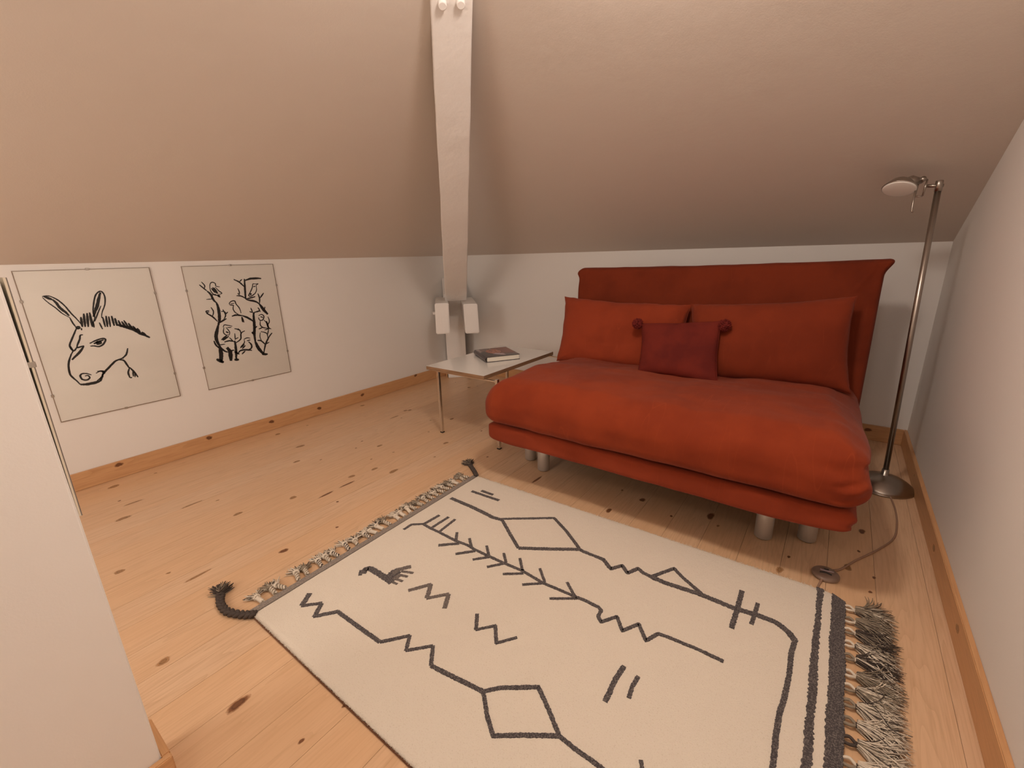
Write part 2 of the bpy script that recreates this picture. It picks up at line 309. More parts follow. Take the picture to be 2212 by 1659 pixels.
RUG=[(0.0175,[(-1.3054,1.2664),(-1.1769,1.2641),(-1.1231,1.2604),(-1.0473,1.2522),(-1.0061,1.2595)]),(0.0123,[(-1.0102,1.2649),(-0.8324,1.3933),(-0.7431,1.3406),(-0.6559,1.2773)]),(0.0132,[(-1.0082,1.2622),(-0.9134,1.1956),(-0.8411,1.1476)]),(0.0155,[(-0.8411,1.1476),(-0.7376,1.2116),(-0.6508,1.2676)]),(0.0136,[(-0.6602,1.2744),(-0.633,1.2667),(-0.5497,1.2671),(-0.509,1.2358),(-0.4825,1.2743),(-0.4533,1.2485),(-0.4319,1.2916),(-0.4078,1.2798),(-0.3794,1.2772)]),(0.0123,[(-0.3794,1.2772),(-0.3293,1.362),(-0.2931,1.3339),(-0.2184,1.2899)]),(0.0172,[(-0.3794,1.2772),(-0.3287,1.2747),(-0.2191,1.2869),(-0.125,1.2839),(-0.0608,1.2952),(-0.0123,1.2949),(0.0186,1.2777),(0.0389,1.2512)]),(0.0116,[(0.0386,1.2548),(0.0332,1.2014),(0.0357,1.1366),(0.0344,1.0837),(0.0309,1.0285),(0.027,0.9914),(0.0269,0.9409),(0.0297,0.8536),(0.034,0.7566)]),(0.0138,[(-0.1179,1.379),(-0.1155,1.2815),(-0.1155,1.1986)]),(0.0111,[(-0.0684,1.3483),(-0.069,1.2917),(-0.0708,1.246)]),(0.0139,[(-1.2669,1.3669),(-1.1954,1.3695),(-1.1096,1.3739)]),(0.0139,[(-1.2314,1.3957),(-1.1624,1.3965)]),(0.011,[(-1.2957,0.9807),(-1.2963,1.023),(-1.2587,1.0525),(-1.2115,1.0493),(-1.1612,1.0493),(-1.0697,1.0464),(-1.0102,1.0524),(-0.9733,1.0474),(-0.9063,1.048),(-0.8324,1.0493),(-0.7582,1.0532),(-0.6643,1.0435),(-0.544,1.0504),(-0.5144,1.0539),(-0.4701,1.0518)]),(0.0125,[(-1.2555,1.0546),(-1.2493,1.1367)]),(0.0119,[(-1.2092,1.0547),(-1.2063,1.1489)]),(0.011,[(-1.1635,1.0515),(-1.1715,1.1518)]),(0.0105,[(-0.4709,1.0536),(-0.455,1.0463),(-0.4528,1.019),(-0.436,1.0028),(-0.405,1.05),(-0.3714,1.0085),(-0.341,1.0603),(-0.3034,1.0146),(-0.2825,1.0584),(-0.2545,1.0622),(-0.1729,1.0684),(-0.1102,1.0681)]),(0.0105,[(-1.0662,1.0452),(-1.0841,1.0669),(-1.1024,1.0892)]),(0.0101,[(-0.9874,1.0477),(-1.0106,1.0675),(-1.0346,1.088)]),(0.0099,[(-0.9065,1.051),(-0.9278,1.0703),(-0.9498,1.0902)]),(0.0097,[(-0.8313,1.0561),(-0.85,1.0739),(-0.8694,1.0924)]),(0.0096,[(-0.7569,1.0541),(-0.7796,1.078),(-0.8032,1.1029)]),(0.0094,[(-0.6628,1.0499),(-0.6878,1.0734),(-0.714,1.098)]),(0.0095,[(-0.5486,1.0496),(-0.5744,1.0704),(-0.6013,1.0922)]),(0.0125,[(-1.0459,1.0417),(-1.1045,0.9881)]),(0.0118,[(-0.965,1.0432),(-1.014,0.9871)]),(0.0112,[(-0.9002,1.0459),(-0.9407,0.9995)]),(0.0106,[(-0.8324,1.0493),(-0.8722,0.9983)]),(0.0101,[(-0.7462,1.0444),(-0.8045,1.0016)]),(0.0095,[(-0.6643,1.0435),(-0.7194,0.9976)]),(0.0087,[(-0.5387,1.0468),(-0.6117,0.9963)]),(0.0214,[(-1.2125,0.7241),(-1.2221,0.7406),(-1.2179,0.7551),(-1.1811,0.7571),(-1.1336,0.7558),(-1.0908,0.7551)]),(0.0116,[(-1.2112,0.7136),(-1.231,0.7316)]),(0.0301,[(-1.1202,0.765),(-1.1237,0.7879),(-1.1188,0.8086)]),(0.0156,[(-1.1199,0.7849),(-1.1226,0.8118),(-1.0983,0.8461)]),(0.0159,[(-1.0977,0.7667),(-1.0982,0.7913)]),(0.0096,[(-1.1082,0.8101),(-1.0656,0.8278)]),(0.0091,[(-1.1059,0.7916),(-1.0673,0.8041)]),(0.0083,[(-1.1019,0.7721),(-1.0642,0.7789)]),(0.0079,[(-1.0971,0.7562),(-1.0693,0.7592)]),(0.0119,[(-1.0147,0.7604),(-0.9731,0.8255)]),(0.0138,[(-0.9744,0.8246),(-0.9392,0.7724)]),(0.0111,[(-0.939,0.7702),(-0.8925,0.8269)]),(0.0133,[(-0.8923,0.8246),(-0.8614,0.774)]),(0.0109,[(-0.7616,0.8159),(-0.725,0.7667)]),(0.009,[(-0.7261,0.7659),(-0.686,0.8145)]),(0.0103,[(-0.6882,0.8129),(-0.6465,0.7642)]),(0.0084,[(-0.6486,0.7627),(-0.6098,0.8148)]),(0.0157,[(-1.2763,0.5645),(-1.2471,0.521)]),(0.0111,[(-1.2464,0.5191),(-1.2031,0.5634)]),(0.013,[(-1.2025,0.5614),(-1.1707,0.5189)]),(0.0126,[(-1.1731,0.5173),(-1.1282,0.5731)]),(0.0117,[(-1.1294,0.5723),(-1.0172,0.5739),(-0.9243,0.5763)]),(0.0105,[(-0.9243,0.5763),(-0.8701,0.6415)]),(0.0106,[(-0.8712,0.6407),(-0.8396,0.5995)]),(0.0099,[(-0.8407,0.5988),(-0.7897,0.6548)]),(0.011,[(-0.7897,0.6548),(-0.7474,0.6071)]),(0.0117,[(-0.7474,0.6071),(-0.6607,0.6198),(-0.5841,0.6316)]),(0.0106,[(-0.5841,0.6316),(-0.5556,0.6638),(-0.4767,0.7222),(-0.4226,0.6859),(-0.3727,0.649)]),(0.01,[(-0.3727,0.649),(-0.4414,0.6031),(-0.4967,0.5616),(-0.5384,0.5907),(-0.5841,0.6316)]),(0.0097,[(-0.3727,0.649),(-0.3328,0.6458),(-0.2652,0.6449),(-0.1897,0.6355)]),(0.0126,[(-0.322,0.9029),(-0.3253,0.8501),(-0.3216,0.7836)]),(0.0103,[(-0.28,0.8961),(-0.2826,0.8614),(-0.2781,0.8257)]),(0.0084,[(-0.2032,0.7075),(-0.1817,0.6712)])]
DONKEY=[(0.0044,[(0.3784,0.9452),(0.3863,0.9485),(0.4039,0.9455),(0.4253,0.9259),(0.4419,0.8986),(0.4564,0.8604),(0.4698,0.8324),(0.4822,0.7986)]),(0.0035,[(0.3778,0.9427),(0.3905,0.9189),(0.4101,0.8915),(0.4265,0.8639),(0.4468,0.8432)]),(0.0045,[(0.4468,0.8432),(0.4511,0.8188),(0.4579,0.7966)]),(0.0077,[(0.3841,0.9467),(0.395,0.9387),(0.4077,0.93)]),(0.0079,[(0.4077,0.93),(0.4158,0.9165),(0.4248,0.89),(0.4388,0.8677),(0.4466,0.8511)]),(0.0047,[(0.522,0.8041),(0.535,0.8351),(0.5336,0.857),(0.5448,0.899),(0.5589,0.9352),(0.5751,0.9527),(0.5874,0.9518),(0.5925,0.927),(0.5845,0.8897),(0.5661,0.8533),(0.559,0.8267)]),(0.0095,[(0.5806,0.9496),(0.5676,0.9184),(0.5578,0.8923),(0.5396,0.8563),(0.531,0.8356)]),(0.0043,[(0.5689,0.8858),(0.5518,0.855),(0.5304,0.8139)]),(0.0074,[(0.4856,0.8411),(0.481,0.7933)]),(0.0074,[(0.4988,0.8556),(0.4908,0.792)]),(0.0074,[(0.5111,0.8569),(0.5014,0.7905)]),(0.0075,[(0.5208,0.8584),(0.5165,0.7884)]),(0.0056,[(0.5223,0.8149),(0.522,0.7849)]),(0.0048,[(0.5454,0.8065),(0.5507,0.7725)]),(0.0058,[(0.5635,0.8317),(0.5633,0.7819)]),(0.0067,[(0.577,0.8356),(0.5716,0.7807)]),(0.0059,[(0.5869,0.8316),(0.5821,0.7793)]),(0.0069,[(0.598,0.8331),(0.598,0.7827)]),(0.0069,[(0.6083,0.8207),(0.6087,0.7812)]),(0.0069,[(0.6188,0.8081),(0.6247,0.7733)]),(0.007,[(0.6306,0.801),(0.6415,0.7681)]),(0.0061,[(0.6404,0.8054),(0.6509,0.7697)]),(0.0071,[(0.655,0.7892),(0.6663,0.756)]),(0.0072,[(0.6698,0.7728),(0.6819,0.742)]),(0.0073,[(0.6855,0.759),(0.6937,0.7315)]),(0.0084,[(0.6995,0.7365),(0.7144,0.7165)]),(0.0123,[(0.6098,0.7867),(0.6421,0.7709),(0.6705,0.7542),(0.6931,0.7286),(0.7097,0.7172)]),(0.0074,[(0.7097,0.7172),(0.7283,0.7024)]),(0.0054,[(0.4617,0.796),(0.4483,0.7711),(0.4289,0.7365),(0.418,0.7141),(0.4196,0.6948),(0.4254,0.6856)]),(0.011,[(0.4565,0.7903),(0.4733,0.7944)]),(0.0046,[(0.476,0.7886),(0.4745,0.778)]),(0.0055,[(0.4749,0.7563),(0.4646,0.7551),(0.4586,0.7371),(0.4451,0.7121),(0.4397,0.6967)]),(0.0055,[(0.4359,0.6973),(0.4674,0.7039)]),(0.0073,[(0.465,0.7021),(0.4478,0.6788),(0.4278,0.6605),(0.4105,0.6448)]),(0.0054,[(0.4193,0.7111),(0.4254,0.6856),(0.4409,0.7019)]),(0.0059,[(0.4235,0.686),(0.4077,0.659),(0.394,0.6235),(0.3895,0.5859),(0.3916,0.5688),(0.4052,0.5404),(0.4131,0.5215)]),(0.0097,[(0.4131,0.5215),(0.4365,0.5168),(0.4742,0.5178),(0.4928,0.5249)]),(0.0069,[(0.4928,0.5249),(0.5055,0.5539),(0.5353,0.5821),(0.5622,0.6055),(0.5817,0.6132),(0.6003,0.6165)]),(0.0056,[(0.5887,0.6147),(0.6041,0.6234),(0.6158,0.6359),(0.6261,0.6633)]),(0.0062,[(0.5811,0.6104),(0.5977,0.6041),(0.606,0.5787),(0.6111,0.5598)]),(0.0061,[(0.6111,0.5598),(0.6019,0.5379),(0.603,0.5105)]),(0.0062,[(0.6123,0.5655),(0.6252,0.5386),(0.6362,0.5058)]),(0.0047,[(0.603,0.5105),(0.6121,0.5096)]),(0.0047,[(0.6208,0.5396),(0.6184,0.513)]),(0.0047,[(0.6282,0.5349),(0.6245,0.5085)]),(0.0043,[(0.4798,0.5626),(0.4979,0.5683),(0.5067,0.5594),(0.4978,0.5383),(0.4806,0.5279),(0.4699,0.5172)]),(0.0049,[(0.4858,0.571),(0.5085,0.5677),(0.5116,0.5525)]),(0.0068,[(0.5031,0.5428),(0.485,0.5285)]),(0.0056,[(0.4621,0.5581),(0.4478,0.5682),(0.4301,0.5711),(0.4219,0.5617),(0.4261,0.5438),(0.441,0.5374),(0.4532,0.5459),(0.4497,0.5581),(0.4381,0.5579)]),(0.0058,[(0.4894,0.7111),(0.51,0.7204),(0.5366,0.7272),(0.5504,0.7222),(0.5395,0.7015),(0.5203,0.6907),(0.5027,0.6966),(0.4885,0.6979)]),(0.0144,[(0.5113,0.7074),(0.5339,0.7108)]),(0.0067,[(0.503,0.7077),(0.5436,0.7205)])]
BIRDS=[(0.0053,[(1.0083,0.9592),(1.0253,0.9395),(1.0426,0.9195)]),(0.0091,[(1.0426,0.9195),(1.056,0.8996),(1.0634,0.8703),(1.077,0.8498)]),(0.012,[(1.077,0.8498),(1.0794,0.8157),(1.0774,0.7817),(1.071,0.7481),(1.059,0.7201)]),(0.0139,[(1.059,0.7201),(1.0461,0.6874),(1.0362,0.6591),(1.0372,0.629),(1.0456,0.6025)]),(0.017,[(1.0456,0.6025),(1.0447,0.5621),(1.0348,0.5027)]),(0.0133,[(1.0134,0.5275),(1.0371,0.5099),(1.0476,0.5001)]),(0.0044,[(1.0216,0.9745),(1.0342,0.9529),(1.0295,0.9392)]),(0.0036,[(1.0278,0.8759),(1.06,0.8754)]),(0.0041,[(1.0602,0.8992),(1.0821,0.8998)]),(0.0064,[(1.0614,0.7445),(1.0478,0.7658),(1.0334,0.7821),(1.0129,0.7989)]),(0.005,[(1.0415,0.7787),(1.0507,0.8042),(1.0425,0.8292)]),(0.0054,[(1.0259,0.7878),(1.0127,0.8085),(1.0304,0.8113)]),(0.0045,[(1.0159,0.8033),(1.029,0.8043)]),(0.007,[(1.0639,0.7343),(1.0885,0.7459),(1.1108,0.7555)]),(0.0056,[(1.097,0.7547),(1.1104,0.7779),(1.1008,0.811)]),(0.0047,[(1.1087,0.7806),(1.1257,0.7935)]),(0.0042,[(1.1145,0.7873),(1.1052,0.7982),(1.0898,0.7999)]),(0.0041,[(1.0568,0.9373),(1.0634,0.9604),(1.0758,0.969),(1.0895,0.9611),(1.0911,0.9468),(1.1098,0.9408)]),(0.0045,[(1.0577,0.942),(1.0596,0.9182),(1.0731,0.8982),(1.0938,0.8917),(1.1003,0.8791)]),(0.0042,[(1.0859,0.9424),(1.0992,0.92),(1.114,0.9045),(1.0995,0.8984)]),(0.0064,[(1.0653,0.9367),(1.0796,0.9096)]),(0.0064,[(1.0726,0.9409),(1.0874,0.9042)]),(0.0055,[(1.0807,0.938),(1.0934,0.9013)]),(0.0101,[(1.0904,0.8968),(1.099,0.884)]),(0.0089,[(1.3507,0.9757),(1.321,0.9783),(1.2813,0.9769),(1.2556,0.9684)]),(0.0083,[(1.2526,0.9784),(1.2469,0.9341),(1.2421,0.8945),(1.2391,0.8646),(1.2444,0.8541)]),(0.0063,[(1.2441,0.9318),(1.2208,0.9605),(1.1958,0.9766)]),(0.0042,[(1.1916,0.9792),(1.2041,0.9712)]),(0.0043,[(1.2213,0.9629),(1.238,0.9767)]),(0.0085,[(1.2444,0.8541),(1.2911,0.8396),(1.3132,0.822)]),(0.0134,[(1.3132,0.822),(1.332,0.7836),(1.3527,0.7538)]),(0.0058,[(1.2386,0.8622),(1.2154,0.8792),(1.19,0.8828)]),(0.0043,[(1.2074,0.8873),(1.1988,0.8969)]),(0.0048,[(1.2074,0.8873),(1.2096,0.907),(1.2048,0.9246)]),(0.0065,[(1.2406,0.8595),(1.2708,0.8644),(1.2964,0.8689)]),(0.0066,[(1.3136,0.8246),(1.3195,0.8576),(1.3146,0.8863)]),(0.0057,[(1.322,0.8574),(1.3503,0.8871)]),(0.0052,[(1.336,0.7831),(1.343,0.8024)]),(0.0045,[(1.3278,0.9466),(1.3124,0.944),(1.2963,0.946),(1.2893,0.9263),(1.2718,0.8973),(1.2586,0.8781),(1.2726,0.8744),(1.2973,0.8877),(1.3112,0.9096),(1.3132,0.9348),(1.3274,0.9441)]),(0.0045,[(1.2947,0.9284),(1.3078,0.9326)]),(0.007,[(1.2667,0.8825),(1.2777,0.8892)]),(0.0048,[(1.1437,0.8336),(1.1433,0.8435),(1.1591,0.8543),(1.1751,0.8529),(1.1789,0.8351),(1.1929,0.8086),(1.1968,0.7779)]),(0.0043,[(1.1435,0.8321),(1.166,0.8289)]),(0.0033,[(1.1469,0.8382),(1.1704,0.8399)]),(0.0044,[(1.1637,0.8291),(1.1574,0.8074),(1.1652,0.7865),(1.1814,0.7721)]),(0.0072,[(1.1425,0.7651),(1.1669,0.7703),(1.2034,0.7619)]),(0.009,[(1.2034,0.7619),(1.234,0.7428),(1.2594,0.7189)]),(0.0073,[(1.1978,0.7575),(1.1963,0.7229)]),(0.0044,[(1.2007,0.7469),(1.2035,0.7199)]),(0.0122,[(1.272,0.7745),(1.2668,0.7596),(1.2619,0.7185),(1.257,0.6773),(1.2495,0.6415),(1.2471,0.5941)]),(0.0145,[(1.2471,0.5941),(1.2594,0.549),(1.283,0.5065)]),(0.0107,[(1.2729,0.5085),(1.3075,0.5019)]),(0.0051,[(1.2461,0.7826),(1.2669,0.7741)]),(0.005,[(1.2636,0.7755),(1.2575,0.8044)]),(0.0061,[(1.272,0.7745),(1.3059,0.7812),(1.2994,0.8016)]),(0.0041,[(1.3055,0.7786),(1.3123,0.7742)]),(0.0061,[(1.2565,0.6747),(1.2741,0.6881)]),(0.0091,[(1.2372,0.6565),(1.2481,0.6417)]),(0.0074,[(1.283,0.5065),(1.3034,0.5629),(1.3323,0.6071),(1.3581,0.6331)]),(0.0068,[(1.3039,0.5656),(1.2828,0.5935),(1.2608,0.5998)]),(0.0052,[(1.3262,0.6027),(1.3241,0.6355),(1.2905,0.6512)]),(0.0041,[(1.2871,0.6464),(1.2799,0.6208),(1.2853,0.5931)]),(0.0052,[(1.3274,0.6242),(1.3415,0.6599)]),(0.0048,[(1.3069,0.5678),(1.3313,0.5773)]),(0.0052,[(1.2955,0.751),(1.3118,0.7569),(1.3256,0.7474),(1.3228,0.7319),(1.3104,0.7202),(1.2959,0.7247),(1.2926,0.7409)]),(0.0047,[(1.3045,0.7447),(1.3195,0.7365)]),(0.0053,[(1.321,0.7215),(1.3377,0.6981),(1.3434,0.6704),(1.3571,0.6577)]),(0.0052,[(1.2999,0.7189),(1.2953,0.6931),(1.3077,0.6754),(1.3373,0.6659)]),(0.0052,[(1.2808,0.6686),(1.3077,0.6754)]),(0.0048,[(1.3502,0.7392),(1.3539,0.7067),(1.3349,0.6824)]),(0.0085,[(1.3359,0.7116),(1.3414,0.6653)]),(0.0048,[(1.315,0.6584),(1.3528,0.6637)]),(0.0042,[(1.0834,0.7068),(1.0928,0.7205),(1.1102,0.7156),(1.1341,0.7073)]),(0.0038,[(1.1056,0.7037),(1.1282,0.7006)]),(0.0043,[(1.0878,0.7062),(1.0801,0.6773),(1.0907,0.6606),(1.1086,0.6579)]),(0.0043,[(1.0989,0.7047),(1.1123,0.6776),(1.1086,0.6579)]),(0.0071,[(1.0608,0.6351),(1.0947,0.6575)]),(0.0072,[(1.0678,0.6315),(1.1036,0.651)]),(0.0057,[(1.0935,0.6804),(1.1064,0.6709)]),(0.0062,[(1.0739,0.6204),(1.1021,0.6233),(1.1284,0.6138)]),(0.0044,[(1.1058,0.6431),(1.1239,0.6146)]),(0.0107,[(1.119,0.5064),(1.1274,0.557),(1.1312,0.603),(1.1294,0.6188)]),(0.0059,[(1.1339,0.6052),(1.1659,0.6232),(1.1748,0.658),(1.1987,0.67)]),(0.0054,[(1.1743,0.6555),(1.1691,0.6795),(1.1428,0.6909)]),(0.004,[(1.1617,0.678),(1.1661,0.6891)]),(0.0044,[(1.1349,0.623),(1.14,0.6633)]),(0.0039,[(1.1358,0.628),(1.1552,0.6352)]),(0.0069,[(1.0209,0.6367),(1.027,0.6107),(1.0406,0.5882)]),(0.0043,[(1.0443,0.6077),(1.0761,0.6073)]),(0.0071,[(1.0503,0.5915),(1.0642,0.5687),(1.0806,0.5579)]),(0.0174,[(1.0813,0.586),(1.0941,0.5554),(1.0888,0.502)]),(0.0059,[(1.0955,0.5629),(1.1192,0.5637)]),(0.0109,[(1.1084,0.5059),(1.1338,0.5008)]),(0.007,[(1.1173,0.5537),(1.1422,0.5333)]),(0.0045,[(1.1829,0.6178),(1.2028,0.6251),(1.2215,0.6194)]),(0.0045,[(1.1838,0.615),(1.1834,0.5994),(1.1599,0.5773),(1.1557,0.5676)]),(0.0046,[(1.1995,0.6072),(1.2197,0.6092)]),(0.0071,[(1.2082,0.6005),(1.2214,0.5771),(1.2152,0.5569),(1.1941,0.5501)]),(0.007,[(1.159,0.5722),(1.1816,0.5892)]),(0.006,[(1.1632,0.5636),(1.1859,0.5806)]),(0.0075,[(1.1329,0.5351),(1.1506,0.5528),(1.1801,0.5542),(1.2177,0.5431)]),(0.006,[(1.1562,0.5307),(1.1788,0.5476)])]
KNOTS=[(-2.8276,0.4059,2,0),(-2.6217,0.3802,0,1),(-2.5433,0.4132,3,0),(-2.4134,0.3447,2,0),(-1.9761,0.2304,1,0),(-2.2884,0.5652,3,0),(-2.2267,0.6503,0,0),(-2.021,0.6533,1,0),(-1.9489,0.8663,1,0),(-2.4987,1.2071,2,0),(-2.313,1.0828,1,0),(-2.8119,1.2275,1,0),(-2.7961,1.4209,0,0),(-2.0959,1.4775,1,0),(-2.4571,1.9883,1,0),(-2.3602,1.8673,0,0),(-2.4172,1.8529,3,0),(-2.8336,1.8874,1,0),(-1.8691,1.2695,1,0),(-1.8989,1.1511,1,0),(-1.7621,1.3087,2,0),(-1.9836,1.3342,0,0),(-2.2199,1.1718,0,0),(-1.8428,0.9729,3,1),(-1.846,1.0882,3,1),(-1.7376,0.964,0,1),(-1.5577,0.8454,0,1),(-1.5901,0.6372,1,1),(-2.8261,0.5792,0,0),(-2.1514,1.9468,0,0),(-2.0072,1.7926,0,0),(-2.2462,1.4618,0,1),(-2.1877,1.3781,0,0),(-1.9515,1.4636,0,0),(-1.8153,0.332,0,0),(-1.7092,0.3875,3,0),(-1.7054,1.5521,0,0),(-2.4545,2.6858,1,0),(-2.4205,2.7558,0,0),(-2.665,2.7429,0,1),(-2.0453,2.0463,1,0),(-1.789,1.7257,1,0),(-1.7304,1.9895,0,1),(-2.4387,2.012,1,0),(-1.4566,1.7153,0,1),(-1.0855,1.6505,3,1),(-0.6758,1.5911,1,1),(-0.5865,1.7557,1,1),(-0.6959,1.786,0,0),(-0.4411,1.6983,0,1),(-0.3058,1.7896,2,1),(-0.2648,1.7334,0,0),(0.0744,1.9481,0,1),(0.2028,2.0055,1,1),(0.1906,1.8502,0,1),(-0.0321,1.5769,1,0),(0.2296,1.7095,0,1),(0.1581,1.7217,1,0),(0.2172,1.6207,0,1),(-0.0132,1.6731,0,1),(-1.3863,0.1903,1,0),(-1.0787,0.2566,2,1),(-0.8521,0.4115,0,1),(-0.8603,0.3024,0,1),(-1.38,0.0921,0,0)]
KNOTS_LEFT=[(0.4623,0.0731),(0.8838,0.0732),(1.2501,0.0574),(1.5894,0.0506),(1.9546,0.0536),(2.5091,0.0834)]
# ---------------------------------------------------------------- room shell
XL, XR, YB, YR = -2.933, 0.409, 3.121, -2.45
HK, T = 1.088, 0.50          # knee wall height, roof slope
ZC = 2.50
def struct(o): o['kind'] = 'structure'; return o
def slab(name, poly, th, n, m):
    """polygon with thickness th along n"""
    n = Vector(n).normalized() * th; k = len(poly)
    vs = [Vector(p) for p in poly] + [Vector(p) + n for p in poly]
    fs = [list(range(k)), [k + i for i in range(k)][::-1]] + [[i, k + i, k + (i + 1) % k, (i + 1) % k] for i in range(k)]
    me = mesh_obj(name, vs, fs, m)
    bm = bmesh.new(); bm.from_mesh(me.data); bmesh.ops.recalc_face_normals(bm, faces=bm.faces); bm.to_mesh(me.data); bm.free()
    return struct(me)
xr_ = XL + (ZC - HK) / T; yr_ = YB - (ZC - HK) / T
slab('wall_left', [(XL, YR, -0.02), (XL, YB, -0.02), (XL, YB, HK), (XL, YR, HK)], 0.1, (-1, 0, 0), M_WALL)
slab('wall_back', [(XL, YB, -0.02), (XR, YB, -0.02), (XR, YB, HK), (XL, YB, HK)], 0.1, (0, 1, 0), M_WALL)
slab('wall_right', [(XR, YR, -0.02), (XR, YB, -0.02), (XR, YB, HK), (XR, yr_, ZC), (XR, YR, ZC)], 0.1, (1, 0, 0), M_WALL)
slab('wall_rear', [(XL, YR, -0.02), (XR, YR, -0.02), (XR, YR, ZC), (xr_, YR, ZC), (XL, YR, HK)], 0.1, (0, -1, 0), M_WALL)
# ceiling: two slopes meeting in a hip over the corner, flat strip at the top
e = 0.0
vs = [(XL, YR, HK), (XL, YB, HK), (xr_, yr_, ZC), (xr_, YR, ZC), (XR, YB, HK), (XR, yr_, ZC), (XR, YR, ZC)]
vs2 = [(x - 0.05 * (x < XL + .01), y + 0.05 * (y > YB - .01), z + 0.1) for x, y, z in vs]
fs = [[0, 1, 2, 3], [1, 4, 5, 2], [3, 2, 5, 6]]
fs2 = [[i + 7 for i in f][::-1] for f in fs]
sides = [[0, 1, 8, 7], [1, 4, 11, 8], [4, 5, 12, 11], [5, 6, 13, 12], [6, 3, 10, 13], [3, 0, 7, 10]]
ceil = struct(mesh_obj('ceiling', vs + vs2, fs + fs2 + sides, M_CEIL))
# near partition whose corner fills the left edge of the view
PX, PY = -0.997, 0.0905
zt = lambda x: HK + T * (x - XL) - 0.002
part = struct(hull_box('wall_partition', [(PX - 0.12, YR + .001, -0.02), (PX, YR + .001, -0.02), (PX, PY, -0.02), (PX - 0.12, PY, -0.02),
    (PX - 0.12, YR + .001, zt(PX - .12)), (PX, YR + .001, zt(PX)), (PX, PY, zt(PX)), (PX - 0.12, PY, zt(PX - .12))], M_WALL, None, 0.004, 3))

# floor: subfloor with every board its own part
sub = struct(mesh_obj('floor', [(XL, YR, -0.06), (XR, YR, -0.06), (XR, YB, -0.06), (XL, YB, -0.06), (XL, YR, -0.0202), (XR, YR, -0.0202), (XR, YB, -0.0202), (XL, YB, -0.0202)],
    [[3, 2, 1, 0], [4, 5, 6, 7], [0, 1, 5, 4], [1, 2, 6, 5], [2, 3, 7, 6], [3, 0, 4, 7]], M_SUB))
PW = 0.1325; x0 = -0.298
ks = list(range(-20, 6)); planks = []
random.seed(4)
for k in ks:
    a, b = x0 + PW * k, x0 + PW * (k + 1)
    a = max(a, XL + 0.001); b = min(b, XR - 0.001)
    if b - a < 0.02: continue
    g = 0.00045
    bm_b = 0.0012
    p = bev_box('plank', a + g, b - g, YR + 0.002, YB - 0.002, -0.02, random.uniform(-0.0003, 0.0), M_FLOOR, sub, 0)
    planks.append((a, b, p))

def knot(x, y, kind, dark, parent, up=(0, 0, 1), along=(0, 1, 0), z=0.0):
    rl, rs = [(0.006, 0.0045), (0.014, 0.0095), (0.021, 0.012), (0.034, 0.0055)][kind]
    up = Vector(up); A = Vector(along); B = up.cross(A); c = Vector((x, y, z)) + up * 0.00035
    seg = 24; vs = [c]; uv = [(0, 0)]; ph = random.uniform(0, 9)
    for r in (0.5, 1.0):
        for i in range(seg):
            th = 2 * PI * i / seg; w = 1 + 0.12 * math.sin(2 * th + ph) + 0.07 * math.sin(3 * th + 2 * ph)
            vs.append(c + (A * math.cos(th) * rl + B * math.sin(th) * rs) * r * w * 1.45); uv.append((r, 0))
    fs = [[0, 1 + i, 1 + (i + 1) % seg] for i in range(seg)] + [[1 + i, 1 + seg + i, 1 + seg + (i + 1) % seg, 1 + (i + 1) % seg] for i in range(seg)]
    o = mesh_obj('knot', vs, fs, M_KNOT_D if dark else M_KNOT_L, parent, loc=c)
    me = o.data; lay = me.uv_layers.new(name='r')
    for l in me.loops: lay.data[l.index].uv = uv[l.vertex_index]
    return o
for x, y, kd, dk in KNOTS:
    for a, b, p in planks:
        if a <= x < b:
            knot(x, y, kd, dk, p); break

# skirting boards
HB, TB = 0.09, 0.015
bl = struct(bev_box('baseboard_left', XL, XL + TB, YR + .01, YB - 0.20, 0.0002, HB, M_BASEY, None, 0.002, 2))
bb = struct(bev_box('baseboard_back', XL + 0.32, XR - TB, YB - TB, YB, 0.0002, HB, M_BASEX, None, 0.002, 2))
br = struct(bev_box('baseboard_right', XR - TB, XR, YR + .01, YB, 0.0002, HB, M_BASEY, None, 0.002, 2))
bp = struct(bev_box('baseboard_partition', PX, PX + TB, YR + .02, PY + TB, 0.0002, HB, M_BASEY, None, 0.002, 2))
struct(bev_box('baseboard_partition_end', PX - 0.12, PX - .0002, PY, PY + TB, 0.0002, HB, M_BASEX, None, 0.002, 2))
for y, z in KNOTS_LEFT: knot(XL + TB, y, 1, 1, bl, (1, 0, 0), (0, 1, 0), z).scale = (1, 1, 1)
for y, z, kd in ((1.93, .05, 1), (1.50, .055, 1), (1.0, 0.045, 1), (2.55, .06, 0)): knot(XR - TB, y, kd, 0, br, (-1, 0, 0), (0, 1, 0), z)
knot(0.24, YB - TB, 1, 1, bb, (0, -1, 0), (1, 0, 0), 0.06)
knot(PX + TB, -0.03, 1, 1, bp, (1, 0, 0), (0, 1, 0), 0.05)

